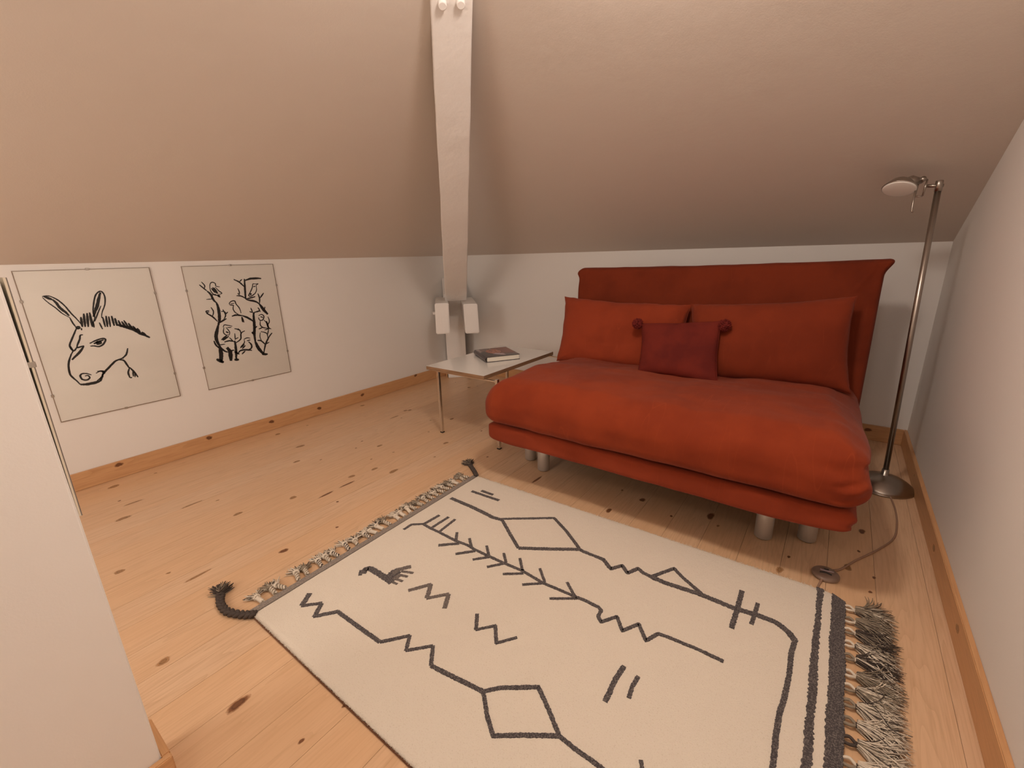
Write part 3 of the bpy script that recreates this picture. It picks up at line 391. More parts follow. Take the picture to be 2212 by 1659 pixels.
# ---------------------------------------------------------------- roof timbers on the diagonal of the corner
DG = Vector((1, -1, 0)).normalized(); PE = Vector((1, 1, 0)).normalized(); CN = Vector((XL, YB, 0))
def D(s, e_, z): return CN + DG * s + PE * e_ + Vector((0, 0, z))
post = struct(hull_box('trim_1', [D(.145, -.137, 0.0002), D(.145, .037, 0.0002), D(.29, .037, 0.0002), D(.29, -.137, 0.0002),
    D(.145, -.137, 0.9), D(.145, .037, .9), D(.29, .037, .76), D(.29, -.137, .76)], M_PAINTWOOD))
tag(post, 'white painted timber post standing in the room corner behind the side table')
bs0 = struct(bev_box('baseboard_post', -0.055, 0.055, -0.006, 0.006, 0.0002, HB, M_BASEX, None, 0.002, 1))
bs0.location = D(.20, -.15, 0); bs0.rotation_euler = (0, 0, math.radians(-45)); 
def grid_beam(name, P0, P1, hw0, hw1, thick, nrm, side, label, wob=0.003, seg=26):
    """square-sawn beam from P0 to P1; nrm = direction into the thickness; slightly wavy hand-hewn edges"""
    nrm = Vector(nrm).normalized(); side = Vector(side).normalized(); vs, fs = [], []
    R = 14; prof = []
    for cx, cy, a0 in ((-1, 0, 180), (-1, 1, 90), (1, 1, 0), (1, 0, 270)):
        pass
    ring = []
    r = 0.006
    for (sx, ty) in ((-1, 0), (1, 0), (1, 1), (-1, 1)):
        for k in range(4):
            ang = {(-1, 0): 180, (1, 0): 270, (1, 1): 0, (-1, 1): 90}[(sx, ty)] + k * 30
            ring.append((sx, ty, math.cos(math.radians(ang)), math.sin(math.radians(ang))))
    # densify the front and sides
    for i in range(seg + 1):
        t = i / seg; c = Vector(P0).lerp(Vector(P1), t); hw = hw0 + (hw1 - hw0) * t
        for (sx, ty, ca, sa) in ring:
            off = side * (sx * (hw - r) + ca * r) + nrm * (ty * (thick - 2 * r) + r + sa * r)
            p = c + off
            p += side * wob * fbm(p, 6.0) + nrm * wob * 0.8 * fbm(p + Vector((5, 5, 5)), 8.0)
            vs.append(p)
    n = len(ring)
    for i in range(seg):
        for k in range(n):
            k2 = (k + 1) % n; fs.append([i * n + k, i * n + k2, (i + 1) * n + k2, (i + 1) * n + k])
    fs.append(list(range(n))[::-1]); fs.append([seg * n + k for k in range(n)])
    o = mesh_obj(name, vs, fs, M_PAINTWOOD, loc=center_of(vs))
    bm = bmesh.new(); bm.from_mesh(o.data); bmesh.ops.recalc_face_normals(bm, faces=bm.faces); bm.to_mesh(o.data); bm.free()
    struct(o); o['label'] = label
    return o
# tie beam ends either side of the post
def stub(name, e0, e1, z0, z1, s1, label, lean=0.0):
    o = struct(hull_box(name, [D(.15 + abs(e0 + e1) * .3, e0, z0), D(.15 + abs(e0 + e1) * .3, e1, z0), D(s1, e1, z0), D(s1, e0, z0),
        D(.15 + abs(e0 + e1) * .3, e0 + lean, z1), D(.15 + abs(e0 + e1) * .3, e1 + lean, z1), D(s1, e1 + lean, z1), D(s1, e0 + lean, z1)], M_PAINTWOOD, None, 0.006, 4))
    o['label'] = label; return o
stl = stub('trim_2', -.209, -.102, .497, .736, .80, 'white beam end left of the roof strut, with a bolt head on its side', 0.004)
strr = stub('trim_3', .020, .130, .490, .722, .80, 'white beam end right of the roof strut', -0.006)
q = D(.62, -.209, .64); bt = tube('bolt', [q, q - PE * 0.02], 0.012, M_PAINTWOOD, stl, 12, False)
# strut
s0, s1 = 0.64, 2.90
zs = lambda s: .738 + .6226 * (s - .64)
dirv = (D(s1, 0, zs(s1)) - D(s0, 0, zs(s0))).normalized(); nup = PE.cross(dirv); nup = nup if nup.z > 0 else -nup
ec0, ec1 = -.036, -.0415
P0 = D(s0 - .0, ec0, zs(s0)); P1 = D(s1, ec1, zs(s1))
strut = grid_beam('trim_4', P0, P1, .0855, .0685, .06, nup, PE, 'long white painted timber strut rising from the corner to the ceiling')
for (sb, eb) in ((2.495, -.0725), (2.50, -.0115)):
    c = D(sb, eb, zs(sb)); nd = -nup
    v = [c + nup * 0.004, c + nd * 0.017, c + nd * 0.0185]
    tube('bolt', v, [0.0145, 0.0145, 0.012], M_PAINTWOOD, strut, 20, False)

def smooth_path(P, n=8):
    P = [Vector(p) for p in P]; out = []
    for i in range(len(P) - 1):
        p0 = P[max(i - 1, 0)]; p1 = P[i]; p2 = P[i + 1]; p3 = P[min(i + 2, len(P) - 1)]
        for k in range(n):
            t = k / n; out.append(.5 * ((2 * p1) + (p2 - p0) * t + (2 * p0 - 5 * p1 + 4 * p2 - p3) * t * t + (3 * p1 - p0 - 3 * p2 + p3) * t ** 3))
    out.append(P[-1]); return out

# ---------------------------------------------------------------- pictures on the left wall
def ribbons(strokes, plane, z_h, jag=0.0, step=0.004, base_n=Vector((0, 0, 1)), seed=1, taper=False):
    """flat strips along polylines; plane(a,b)->world. Returns verts, faces"""
    rnd = random.Random(seed); vs, fs = [], []
    for w, pts in strokes:
        P = [Vector((a, b)) for a, b in pts]; Q = [P[0]]
        for a, b in zip(P, P[1:]):
            n = max(1, int((b - a).length / step))
            for i in range(1, n + 1): Q.append(a.lerp(b, i / n))
        m = len(Q); base = len(vs)
        for i, p in enumerate(Q):
            t = Q[min(i + 1, m - 1)] - Q[max(i - 1, 0)]
            t = t.normalized() if t.length > 1e-9 else Vector((1, 0)); nn = Vector((-t.y, t.x))
            k = 0.5 * w
            if taper: k *= 0.55 + 0.45 * min(1, 3.0 * min(i, m - 1 - i) / max(1, m - 1)) 
            for s in (-1, 1):
                j = rnd.uniform(-jag, jag) * w
                q = p + nn * (s * k + j)
                vs.append(plane(q.x, q.y, 1)); vs.append(plane(q.x + nn.x * s * w * .06, q.y + nn.y * s * w * .06, 0))
        for i in range(m - 1):
            a = base + 4 * i; b = a + 4
            fs += [[a, a + 2, b + 2, b], [a + 1, a, b, b + 1], [a + 2, a + 3, b + 3, b + 2]]
        fs += [[base, base + 1, base + 3, base + 2], [base + 4 * (m - 1), base + 4 * (m - 1) + 2, base + 4 * (m - 1) + 3, base + 4 * (m - 1) + 1]]
    return vs, fs
def picture(name, y0, y1, z0, z1, strokes, label, tilt, clips):
    t = empty(name, (XL, (y0 + y1) / 2, z0)); tag(t, label, 'picture')
    bev_box('backing_board', XL + 0.0005, XL + 0.0035, y0, y1, z0, z1, M_BOARD, t, 0)
    bev_box('paper_sheet', XL + 0.0036, XL + 0.0046, y0 + .001, y1 - .001, z0 + .001, z1 - .001, M_PAPER, t, 0)
    vs, fs = ribbons([(w_ * 1.22, [(q.x, q.y) for q in smooth_path([(a, c, 0) for a, c in p_], 5)]) for w_, p_ in strokes], lambda a, b, h: Vector((XL + 0.0047 + 0.0003 * h, a, b)), 0, 0.07, 0.003, seed=5, taper=True)
    mesh_obj('ink_drawing', vs, fs, M_INK, t, loc=(XL + .005, (y0 + y1) / 2, (z0 + z1) / 2))
    bev_box('glass_pane', XL + 0.0052, XL + 0.0070, y0 - .0005, y1 + .0005, z0 - .0005, z1 + .0005, M_GLASS, t, 0)
    # ground glass edge
    g = []; f = []
    for a0, a1, b0, b1 in ((y0 - .0017, y1 + .0017, z0 - .0017, z0 - .0006), (y0 - .0017, y1 + .0017, z1 + .0006, z1 + .0017), (y0 - .0017, y0 - .0006, z0, z1), (y1 + .0006, y1 + .0017, z0, z1)):
        b = len(g)
        for x in (XL + .001, XL + .0072):
            g += [(x, a0, b0), (x, a1, b0), (x, a1, b1), (x, a0, b1)]
        f += [[b, b + 3, b + 2, b + 1], [b + 4, b + 5, b + 6, b + 7], [b, b + 1, b + 5, b + 4], [b + 1, b + 2, b + 6, b + 5], [b + 2, b + 3, b + 7, b + 6], [b + 3, b, b + 4, b + 7]]
    mesh_obj('glass_edge', g, f, M_GLASSEDGE, t, loc=(XL + .004, (y0 + y1) / 2, (z0 + z1) / 2))
    for y, z, hor in clips:
        if hor: bev_box('clip', XL + .001, XL + .0085, y - .006, y + .006, z - .005, z + .005, M_CLIP, t, .0008, 1)
        else: bev_box('clip', XL + .001, XL + .0085, y - .005, y + .005, z - .006, z + .006, M_CLIP, t, .0008, 1)
picture('clip_frame', 0.310, 0.797, 0.3595, 1.0600, DONKEY, 'larger clip frame with a black ink drawing of a donkey head', 0,
    [(0.556, 1.061, 1), (0.556, .359, 1), (.797, .93, 0), (.797, .49, 0), (.309, .93, 0), (.309, .49, 0)])
picture('clip_frame', 0.942, 1.436, 0.3575, 1.0600, BIRDS, 'clip frame with a black print of birds sitting in bare branches', 0,
    [(1.189, 1.061, 1), (1.189, .3565, 1), (1.437, .93, 0), (1.437, .50, 0), (.941, .93, 0), (.941, .49, 0)])

# picture hung on the partition end, seen edge-on
t = empty('hanging_frame', (PX - .01, PY, .655)); tag(t, 'clip frame hung on the end of the near partition, seen edge-on', 'picture')
def leaning(name, d0, d1, m, xa=PX - 0.105, xb=PX - 0.013):
    zb, zt_ = .655, 1.058; lb, lt = 0.0010, 0.0052
    hull_box(name, [(xa, PY + lb + d0, zb), (xb, PY + lb + d0, zb), (xb, PY + lb + d1, zb), (xa, PY + lb + d1, zb),
                    (xa, PY + lt + d0, zt_), (xb, PY + lt + d0, zt_), (xb, PY + lt + d1, zt_), (xa, PY + lt + d1, zt_)], m, t, 0)
leaning('backing_board', 0.0, 0.0028, M_BOARDC); leaning('glass_pane', 0.0030, 0.0042, M_GLASSDK)
bev_box('clip', PX - .02, PX - .0125, PY + .0008, PY + .0098, .920, .929, M_CLIP, t, .0006, 1)

# ---------------------------------------------------------------- sofa bed
sofa = empty('sofa_bed', (-0.575, 2.1, 0)); tag(sofa, 'rust orange suede sofa bed on silver cylinder legs against the back wall', 'sofa')
# base mattress
def fb(p, u):
    c = Vector((-0.578, 2.030, .259)); q = p + c
    q.z += 0.004 * fbm(q, 3.5); q.y -= 0.008 * fbm(q + Vector((3, 1, 0)), 3.0) * (u.y < -.5)
    if u.x > .85: q.x += .006 * math.sin(q.z * 120 + q.y * 9)
    if q.x > -.1: q.z += (.014 - .010 * u.z) * ((q.x + .1) / .25) ** 2
    if q.x < -1.15: q.z += (.006 - .006 * u.z) * ((-1.15 - q.x) / .14) ** 2
    return q
vs, fs = rbox_geo((1.425, 1.02, .092), (.045, .020, .022), (90, 50, 10), fb)
mesh_obj('base_mattress', vs, fs, M_SUEDE_B, sofa, True, loc=center_of(vs))
# seat cushion
def sstep(a, b_, x):
    t = max(0.0, min(1.0, (x - a) / (b_ - a))); return t * t * (3 - 2 * t)
def fs_(p, u):
    c = Vector((-0.575, 2.062, .405)); q = p + c
    top = max(0, u.z)
    v_ = p.z / .095; wf = max(0.0, min(1.0, (1.78 - q.y) / .25)); wl = max(0.0, min(1.0, (abs(q.x + .575) - .55) / .17))
    q.y += wf * (.070 * max(0, v_) ** 1.8 + .006 * max(0, -v_) ** 2 - .010); q.x -= math.copysign(1, q.x + .575) * wl * (.060 * max(0, v_) ** 1.8 + .008 * max(0, -v_) ** 2)
    yy = (q.y - 1.78) / .33
    q.z += top * (.030 * math.exp(-yy * yy) - .03 * max(0, (q.y - 2.0) / .6))
    q.z += .016 * fbm(q, 2.6) * top + .0045 * fbm(q + Vector((7, 2, 1)), 7, 2) * top
    q.y -= .020 * fbm(q * 1.0 + Vector((1, 9, 4)), 2.9) * max(0, -u.y)
    if u.x > 0: q.x -= .045 * u.x * sstep(1.62, 2.15, q.y) * (.45 + .55 * top)
    q.x -= .020 * math.exp(-((q.z - .435 - .1 * (1.62 - q.y)) / .010) ** 2 - ((q.y - 1.62) / .07) ** 2) * (u.x > .9)
    q.y += .012 * math.exp(-((q.z - .405 - .25 * (q.x - .12)) / .008) ** 2 - ((q.x - .12) / .05) ** 2) * (u.y < -.5)
    # gathers on the right front corner
    if q.x > -.02:
        k = ((q.x + .02) / .2); q.y += .010 * k * math.sin(q.z * 75 + 3 * fbm(q, 8)); q.x += .008 * k * math.sin(q.z * 60 + q.y * 7)
    if q.x < -1.12: q.z -= .01 * ((-1.12 - q.x) / .2) * top
    # soft hand creases
    q.z += .0035 * top * math.sin(34 * (q.x * .8 + q.y * .55) + 4 * fbm(q, 3)) * math.exp(-((q.x + 1.05) / .2) ** 2 - ((q.y - 1.85) / .14) ** 2)
    return q
vs, fs = rbox_geo((1.462, 1.11, .192), (.075, .060, .050), (150, 110, 26), fs_)
mesh_obj('seat_cushion', vs, fs, M_SUEDE, sofa, True, loc=center_of(vs))
# backrest
def sstep(a, b_, x):
    t = max(0.0, min(1.0, (x - a) / (b_ - a))); return t * t * (3 - 2 * t)
def fbk(p, u):
    q = p + Vector((-0.612, 2.585, .635)); h = q.z
    q.y += (h - .64) * .22
    k = sstep(.915, .985, h)
    if u.x > 0: q.x += u.x * (.033 * k - .005) * sstep(.6, 1, u.x)
    else: q.x += u.x * (.020 * math.exp(-((h - .952) / .022) ** 2) + .004 * math.sin(h * 23)) * sstep(.6, 1, -u.x)
    rt = u.x * .5 + .5
    q.z += sstep(.75, .98, h) * (.002 + .030 * rt ** 1.5 + .004 * fbm(q, 4))
    q.y += .016 * fbm(q, 2.2) * (u.y < .5)
    # diagonal drape folds towards the right corner
    dd = (1 - rt) * 1.5 + (1.0 - h) * .9
    q.y -= .010 * math.sin(dd * 30) * math.exp(-dd * 5) * (u.y < .5)
    # cover hem along the right side
    q.y -= .007 * math.exp(-((q.x - .105 + .6 * (.95 - h) * (h > .86)) / .012) ** 2) * (u.y < 0)
    return q
vs, fs = rbox_geo((1.525, .115, .70), (.022, .045, .022), (150, 12, 100), fbk)
back = mesh_obj('backrest', vs, fs, M_SUEDE_D, sofa, True, loc=center_of(vs))
# metal frame under the mattress
bev_box('slat_frame', -1.24, .09, 1.66, 2.52, .195, .218, M_BLACK, sofa, .004, 1)
for lx, ly in ((-1.117, 1.762), (-1.243, 1.83), (-.108, 1.757), (.030, 1.83), (-1.18, 2.60), (.02, 2.60)):
    lathe('leg', [(.029, .003), (.031, .004), (.031, .210)], M_SILVER, sofa, 32, (lx, ly, 0))
    lathe('foot_pad', [(.027, 0.0004), (.028, .004)], M_BLACK, sofa, 24, (lx, ly, 0))

def pillow(name, BL, BR, TR, TL, th, m, label, cat, parent=None, nu=48, nv=34, inset=.022, seed=0, group=None, squash=0.42, wr=.004):
    BL, BR, TR, TL = map(Vector, (BL, BR, TR, TL)); nrm = (BR - BL).cross(TL - BL).normalized()
    if nrm.y > 0: nrm = -nrm
    eu = (BR - BL).normalized(); ev = (TL - BL).normalized()
    def mid(u, v):
        p = BL.lerp(BR, u).lerp(TL.lerp(TR, u), v)
        a = max(0.0, math.sin(PI * u)) ** .7; b = max(0.0, math.sin(PI * v)) ** .7
        p += eu * inset * b * (1 - 2 * u) * abs(1 - 2 * u) ** 2 + ev * inset * a * (1 - 2 * v) * abs(1 - 2 * v) ** 2
        return p
    def thick(u, v):
        a = max(0, 1 - abs(2 * u - 1) ** 2.6); b = max(0, 1 - abs(2 * v - 1) ** 2.4)
        return th / 2 * (a * b) ** squash
    vs, fs, idm = [], [], {}
    def vid(i, j, s):
        if i in (0, nu) or j in (0, nv): s = 0
        k = (i, j, s)
        if k not in idm:
            u, v = i / nu, j / nv
            u = .5 - .5 * math.cos(PI * u) * (.9) - (.05 * (1 - 2 * u)) ; v = .5 - .5 * math.cos(PI * v) * .9 - (.05 * (1 - 2 * v))
            p = mid(u, v) + nrm * (s * thick(u, v))
            e2 = (1 - min(1, 4 * min(u, 1 - u))) + (1 - min(1, 4 * min(v, 1 - v)))
            o3 = Vector((seed * 3.1, seed * 1.7, 0))
            fold = math.exp(-((v - .30 - .12 * (u - .5)) / .018) ** 2) * max(0, 1 - abs(u - .45) / .28) if seed == 1 else (math.exp(-((v - .22 - .5 * u) / .02) ** 2) * max(0, 1 - u / .25) + math.exp(-((v - .15 - .4 * (1 - u)) / .02) ** 2) * max(0, 1 - (1 - u) / .2) if seed == 3 else 0)
            p -= nrm * (s * .007 * fold)
            p += nrm * (s * (wr * 2.0 * fbm(p + o3, 4) + wr * (e2) * fbm(p + o3, 14)))
            p += (eu + ev) * (wr * .8 * fbm(p + o3 * 2, 9))
            idm[k] = len(vs); vs.append(p)
        return idm[k]
    for i in range(nu):
        for j in range(nv):
            fs.append([vid(i, j, 1), vid(i + 1, j, 1), vid(i + 1, j + 1, 1), vid(i, j + 1, 1)])
            fs.append([vid(i, j, -1), vid(i, j + 1, -1), vid(i + 1, j + 1, -1), vid(i + 1, j, -1)])
    t = empty(name, center_of(vs, True)); tag(t, label, cat, group)
    o = mesh_obj('cushion_cover', vs, fs, m, t, True, loc=center_of(vs))
    # seam piping along the rim
    rim = [(i, 0) for i in range(nu)] + [(nu, j) for j in range(nv)] + [(i, nv) for i in range(nu, 0, -1)] + [(0, j) for j in range(nv, 0, -1)]
    pts = [vs[vid(i, j, 0)] for i, j in rim]; pts.append(pts[0])
    v, f = tube_geo(pts, .0022, 6)
    mesh_obj('seam', v, f, m, t, True, loc=center_of(v))
    return t
pillow('back_cushion', (-1.338, 2.262, .452), (-.60, 2.29, .440), (-.64, 2.50, .795), (-1.418, 2.50, .815), .17, M_SUEDE_B, 'long rust suede back cushion at the left end of the sofa', 'cushion', seed=1, group='back cushions leaning on the sofa back')
pillow('back_cushion', (-.575, 2.25, .452), (.098, 2.325, .462), (.060, 2.455, .868), (-.625, 2.43, .808), .19, M_SUEDE_C, 'long rust suede back cushion at the right end, by the floor lamp', 'cushion', seed=2, group='back cushions leaning on the sofa back')
tc_ = pillow('throw_cushion', (-.775, 2.115, .487), (-.395, 2.12, .472), (-.438, 2.275, .752), (-.828, 2.275, .713), .11, M_RED, 'small dark red square cushion with plum pompoms on its top corners', 'cushion', seed=3, inset=.012, nu=30, nv=30, wr=.003)
def pompom(c, r, parent):
    bm = bmesh.new(); bmesh.ops.create_icosphere(bm, subdivisions=4, radius=1)
    vs = []
    for v in bm.verts:
        n = v.co.normalized(); k = r * (1 + .28 * fbm(n * 1.0 + Vector(c), 5.5, 2)); vs.append(Vector(c) + n * k)
    bm.verts.index_update(); fs = [[v.index for v in f.verts] for f in bm.faces]; bm.free()
    rnd = random.Random(int(c[0] * 1000))
    midx = [0] * len(fs)
    for i in range(160):
        d = Vector((rnd.gauss(0, 1), rnd.gauss(0, 1), rnd.gauss(0, 1))).normalized()
        tube_geo([Vector(c) + d * r * .7, Vector(c) + d * r * 1.0 + Vector((rnd.uniform(-1, 1), rnd.uniform(-1, 1), rnd.uniform(-1, 1))) * r * .12, Vector(c) + d * r * 1.22], [.0016, .0014, .0007], 4, False, vs, fs, midx, 0)
    mesh_obj('pompom', vs, fs, M_POM, parent, False, loc=c)
pompom((-.842, 2.262, .712), .026, tc_); pompom((-.420, 2.262, .733), .026, tc_)
lb = [Vector((-.440, 2.078, .4735)), Vector((-.405, 2.078, .4725))]
mesh_obj('care_label', [lb[0], lb[1], lb[1] + Vector((0, -.012, .0035)), lb[0] + Vector((0, -.012, .0035)), lb[0] + Vector((0, 0, .001)), lb[1] + Vector((0, 0, .001)), lb[1] + Vector((0, -.012, .0045)), lb[0] + Vector((0, -.012, .0045))],
    [[3, 2, 1, 0], [4, 5, 6, 7], [0, 1, 5, 4], [1, 2, 6, 5], [2, 3, 7, 6], [3, 0, 4, 7]], M_WHITE, tc_, loc=lb[0])

# ---------------------------------------------------------------- side table and book
tb = empty('side_table', (-1.77, 2.18, 0)); tag(tb, 'low white side table with wooden edges and thin chrome legs beside the sofa', 'table')
TX0, TX1, TY0, TY1, TZ = -2.004, -1.541, 1.813, 2.562, .433
bev_box('tabletop', TX0, TX1, TY0, TY1, TZ - .0012, TZ, M_LAMIN, tb, .0004, 1)
bev_box('wooden_edge', TX0 + .0003, TX1 - .0003, TY0 + .0003, TY1 - .0003, TZ - .0235, TZ - .0013, M_PLYEDGE, tb, .0006, 1)
for x in (-1.926, -1.466):
    for y in (1.836, 2.535):
        l = bev_box('leg', x - .009, x + .009, y - .009, y + .009, .006, .4092 if x < -1.6 else .418, M_CHROME, tb, .0015, 2)
        bev_box('leg_cap', x - .0105, x + .0105, y - .0105, y + .0105, .0004, .008, M_BLACK, l, .001, 1)
for y in (1.836, 2.535):
    bev_box('cross_rail', -1.918, -1.474, y - .007, y + .007, .4008, .4092, M_CHROME, tb, .0012, 1)
for x in (-1.86, -1.60):
    bev_box('side_rail', x - .006, x + .006, 1.844, 2.527, .4015, .4090, M_CHROME, tb, .0012, 1)

# book: spine side A->B, fore-edge to the right
bk0 = Vector((-1.728, 2.070, TZ + .0004)); ux = Vector((.132, .190, 0)); vy = Vector((-.262, .175, 0)); hk = .034
bt_ = empty('hardcover_book', bk0 + (ux + vy) * .5); tag(bt_, 'thick hardback book with a dark photographic cover lying on the white side table', 'book')
U = ux.normalized(); V = vy.normalized(); WU = .225; WV = .235   # U across the page block, V along the spine
U = Vector((.545, .838, 0)).normalized(); V = Vector((-U.y, U.x, 0))
WU, WV = .222, .262
def bp_(a, b, c): return bk0 + U * a + V * b + Vector((0, 0, c))
def slab8(a0, a1, b0, b1, c0, c1): return [bp_(a0, b0, c0), bp_(a1, b0, c0), bp_(a1, b1, c0), bp_(a0, b1, c0), bp_(a0, b0, c1), bp_(a1, b0, c1), bp_(a1, b1, c1), bp_(a0, b1, c1)]
hull_box('page_block', slab8(.004, WU - .004, .003, WV - .003, .0026, hk - .0026), M_PAGES, bt_, .0008, 1)
# case: lower board, rounded spine, upper board as one wrapped sheet
prof = [(WU, 0), (WU, .0024), (.004, .0024)]
outer = [(WU, 0.0)] + [(-.002 - .009 * math.sin(PI * k / 10), hk * k / 10) for k in range(11)] + [(WU, hk)]
inner = [(WU, hk - .0024)] + [(.0015 - .009 * math.sin(PI * k / 10), .0024 + (hk - .0048) * k / 10) for k in range(10, -1, -1)] + [(WU, .0024)]
ring = outer + inner; vs = []
for b in (0, WV): vs += [bp_(a, b, c) for a, c in ring]
n = len(ring); fs = [[k, (k + 1) % n, n + (k + 1) % n, n + k] for k in range(n)]
h = len(outer)
for off in (0, n):
    for k in range(h - 1):
        f = [off + k, off + k + 1, off + n - 2 - k, off + n - 1 - k]; fs.append(f if off else f[::-1])
o = mesh_obj('book_cover', vs, fs, M_COVER, bt_, loc=center_of(vs))
bm = bmesh.new(); bm.from_mesh(o.data); bmesh.ops.recalc_face_normals(bm, faces=bm.faces); bm.to_mesh(o.data); bm.free()
pv, pf, pm = [], [], []
def patch(pts, mi, lift):
    b = len(pv); k = len(pts); pv.extend([bp_(a * WU, c * WV, hk + lift) for a, c in pts]); pf.append(list(range(b, b + k))); pm.append(mi)
def oval(ca, cb, ra, rb, rot=0, n=20): return [(ca + ra * math.cos(2 * PI * k / n + rot) , cb + rb * math.sin(2 * PI * k / n + rot)) for k in range(n)]
patch([(.50, .28), (.985, .22), (.99, .97), (.45, .97)], 0, .00012)
patch([(.02, .60), (.50, .66), (.48, .97), (.02, .97)], 2, .00014)
patch(oval(.42, .58, .22, .26), 1, .00018)
patch([(.28, .30), (.52, .10), (.62, .06), (.62, .30), (.40, .38)], 3, .00022)
patch(oval(.38, .70, .06, .03), 0, .00026)
mesh_obj('cover_picture', pv, pf, [M_CV_RED, M_CV_SKIN, M_CV_GREY, M_CV_LILAC], bt_, midx=pm, loc=bp_(WU / 2, WV / 2, hk))

# ---------------------------------------------------------------- floor lamp
LB = Vector((.285, 2.485, 0)); LT = Vector((.248, 2.50, 1.300))
fl = empty('floor_lamp', LB); tag(fl, 'brushed nickel floor reading lamp with round domed base, standing right of the sofa', 'lamp')
prof = [(.112, .0004), (.117, .002), (.117, .006), (.1145, .0075), (.1155, .0095), (.108, .018), (.094, .030), (.076, .041), (.056, .050), (.036, .056), (.020, .060), (.0145, .064), (.0135, .088)]
lathe('base', prof, M_NICKEL, fl, 64, LB)
pd = (LT - LB).normalized()
pole = tube('pole', [LB + Vector((0, 0, .086)) + pd * 0, LT - pd * .02], .0105, M_NICKEL, fl, 24)
tube('pole_cap', [LT - pd * .026, LT + pd * .012, LT + pd * .014], [.0122, .0122, .010], M_NICKEL, fl, 24)
A = LT + Vector((-.004, 0, -.008))
arm = tube('arm', [LT + Vector((.014, 0, -.006)), Vector((.213, 2.497, 1.297))], .0062, M_NICKEL, fl, 16)
# joint bracket: small upright square frame
fr = []; ff = []
cx, cy_, cz = .198, 2.495, 1.287
for a, b in (((-.012, .034), (-.016, -.026)), ((-.016, -.026), (.008, -.026)), ((.008, -.026), (.012, .034)), ((.012, .034), (-.012, .034))):
    tube_geo([(cx + a[0], cy_, cz + a[1]), (cx + b[0], cy_, cz + b[1])], .0032, 8, True, fr, ff)
mesh_obj('joint_bracket', fr, ff, M_NICKEL, fl, True, loc=(cx, cy_, cz))
tube('joint_knob', [(cx - .002, cy_ - .014, cz + .036), (cx - .002, cy_ + .014, cz + .036)], .010, M_NICKEL, fl, 20)
# head: shallow cone with a white diffuser disc facing down and to the room
hc = Vector((.128, 2.462, 1.296)); hn = Vector((-.10, -.42, -.90)).normalized()
rot = hn.to_track_quat('Z', 'Y').to_matrix().to_4x4(); Mh = Matrix.Translation(hc) @ rot
lathe('lamp_head', [(.020, -.030), (.034, -.026), (.044, -.014), (.0535, -.002), (.0570, .003), (.0565, .005), (.054, .0052)], M_NICKEL, fl, 48, (0, 0, 0), Mh)
lathe('diffuser', [(.0545, .0055), (.0545, .0070), (.048, .0090), (.030, .0112), (.010, .012)], M_DIFF, fl, 48, (0, 0, 0), Mh)
jt = Vector((cx - .004, cy_, cz + .030))
tube('neck', [hc - hn * .012 + Vector((.020, .004, 0)), hc.lerp(jt, .55) + Vector((0, 0, .012)), jt], [.027, .020, .010], M_NICKEL, fl, 20)
tube('handle', [hc + Vector((.050, .004, -.006)), Vector((.180, 2.466, 1.204)), Vector((.186, 2.464, 1.200))], .0026, M_NICKEL, fl, 10)
# cable with foot switch
cz_ = .0036
tube('power_cable', smooth_path([(.308, 2.385, .006), (.318, 2.27, cz_), (.316, 2.14, cz_), (.298, 2.01, cz_), (.245, 1.89, cz_), (.183, 1.78, cz_), (.140, 1.695, cz_), (.118, 1.665, .008)]), .0033, M_CABLE, fl, 8)
tube('power_cable', smooth_path([(.090, 1.602, .008), (.083, 1.57, cz_), (.078, 1.54, cz_), (.072, 1.49, cz_)]), .0033, M_CABLE, fl, 8)
sw = lathe('foot_switch', [(.037, .0004), (.040, .003), (.040, .009), (.036, .013), (.020, .0165), (.004, .0175)], M_SWITCH, fl, 40, (.097, 1.630, 0))
tube('switch_slot', smooth_path([(.080, 1.618, .0166), (.096, 1.622, .0178), (.113, 1.619, .0164)], 6), .0030, M_BLACK, sw, 8)
tube('switch_ridge', smooth_path([(.080, 1.634, .0172), (.094, 1.630, .0192), (.108, 1.634, .0188), (.118, 1.640, .0160)], 6), [.0016] + [.0026] * 17 + [.0016], M_CV_LILAC, sw, 8)
tube('switch_slot', smooth_path([(.092, 1.642, .0172), (.104, 1.644, .0172)], 6), .0030, M_BLACK, sw, 8)
# mains lead run behind: plug side is hidden by the sofa

# ---------------------------------------------------------------- rug
RX0, RX1, RY0 = -1.345, 0.150, 0.413
RZ = .0125
def far(x): return 1.500 + (x - RX0) * .0235 - (max(0, (x - .09)) / .06) ** 2 * .028
rug = empty('wool_rug', (-.6, .96, 0)); tag(rug, 'cream wool rug with charcoal line motifs and fringed ends in front of the sofa', 'rug')
nx, ny = 190, 120; vs, fs = [], []
rnd = random.Random(3)
for i in range(nx + 1):
    for j in range(ny + 1):
        a, b = i / nx, j / ny; x = RX0 + (RX1 - RX0) * a; y = RY0 + (far(x) - RY0) * b
        ed = min(j, ny - j)
        if ed == 0: y += rnd.uniform(-.0012, .0012)
        zz = RZ + .0009 * fbm((x, y, 0), 9) + .0004 * fbm((x, y, 3), 40)
        if ed == 0 or i in (0, nx): zz -= .0045
        vs.append((x, y, zz))
for i in range(nx):
    for j in range(ny):
        a = i * (ny + 1) + j; fs.append([a, a + ny + 1, a + ny + 2, a + 1])
nb = len(vs)
rim = [i * (ny + 1) for i in range(nx + 1)] + [nx * (ny + 1) + j for j in range(1, ny + 1)] + [i * (ny + 1) + ny for i in range(nx - 1, -1, -1)] + [j for j in range(ny - 1, 0, -1)]
for k in rim: vs.append((vs[k][0], vs[k][1], .0006))
m_ = len(rim)
for k in range(m_): fs.append([rim[k], nb + k, nb + (k + 1) % m_, rim[(k + 1) % m_]])
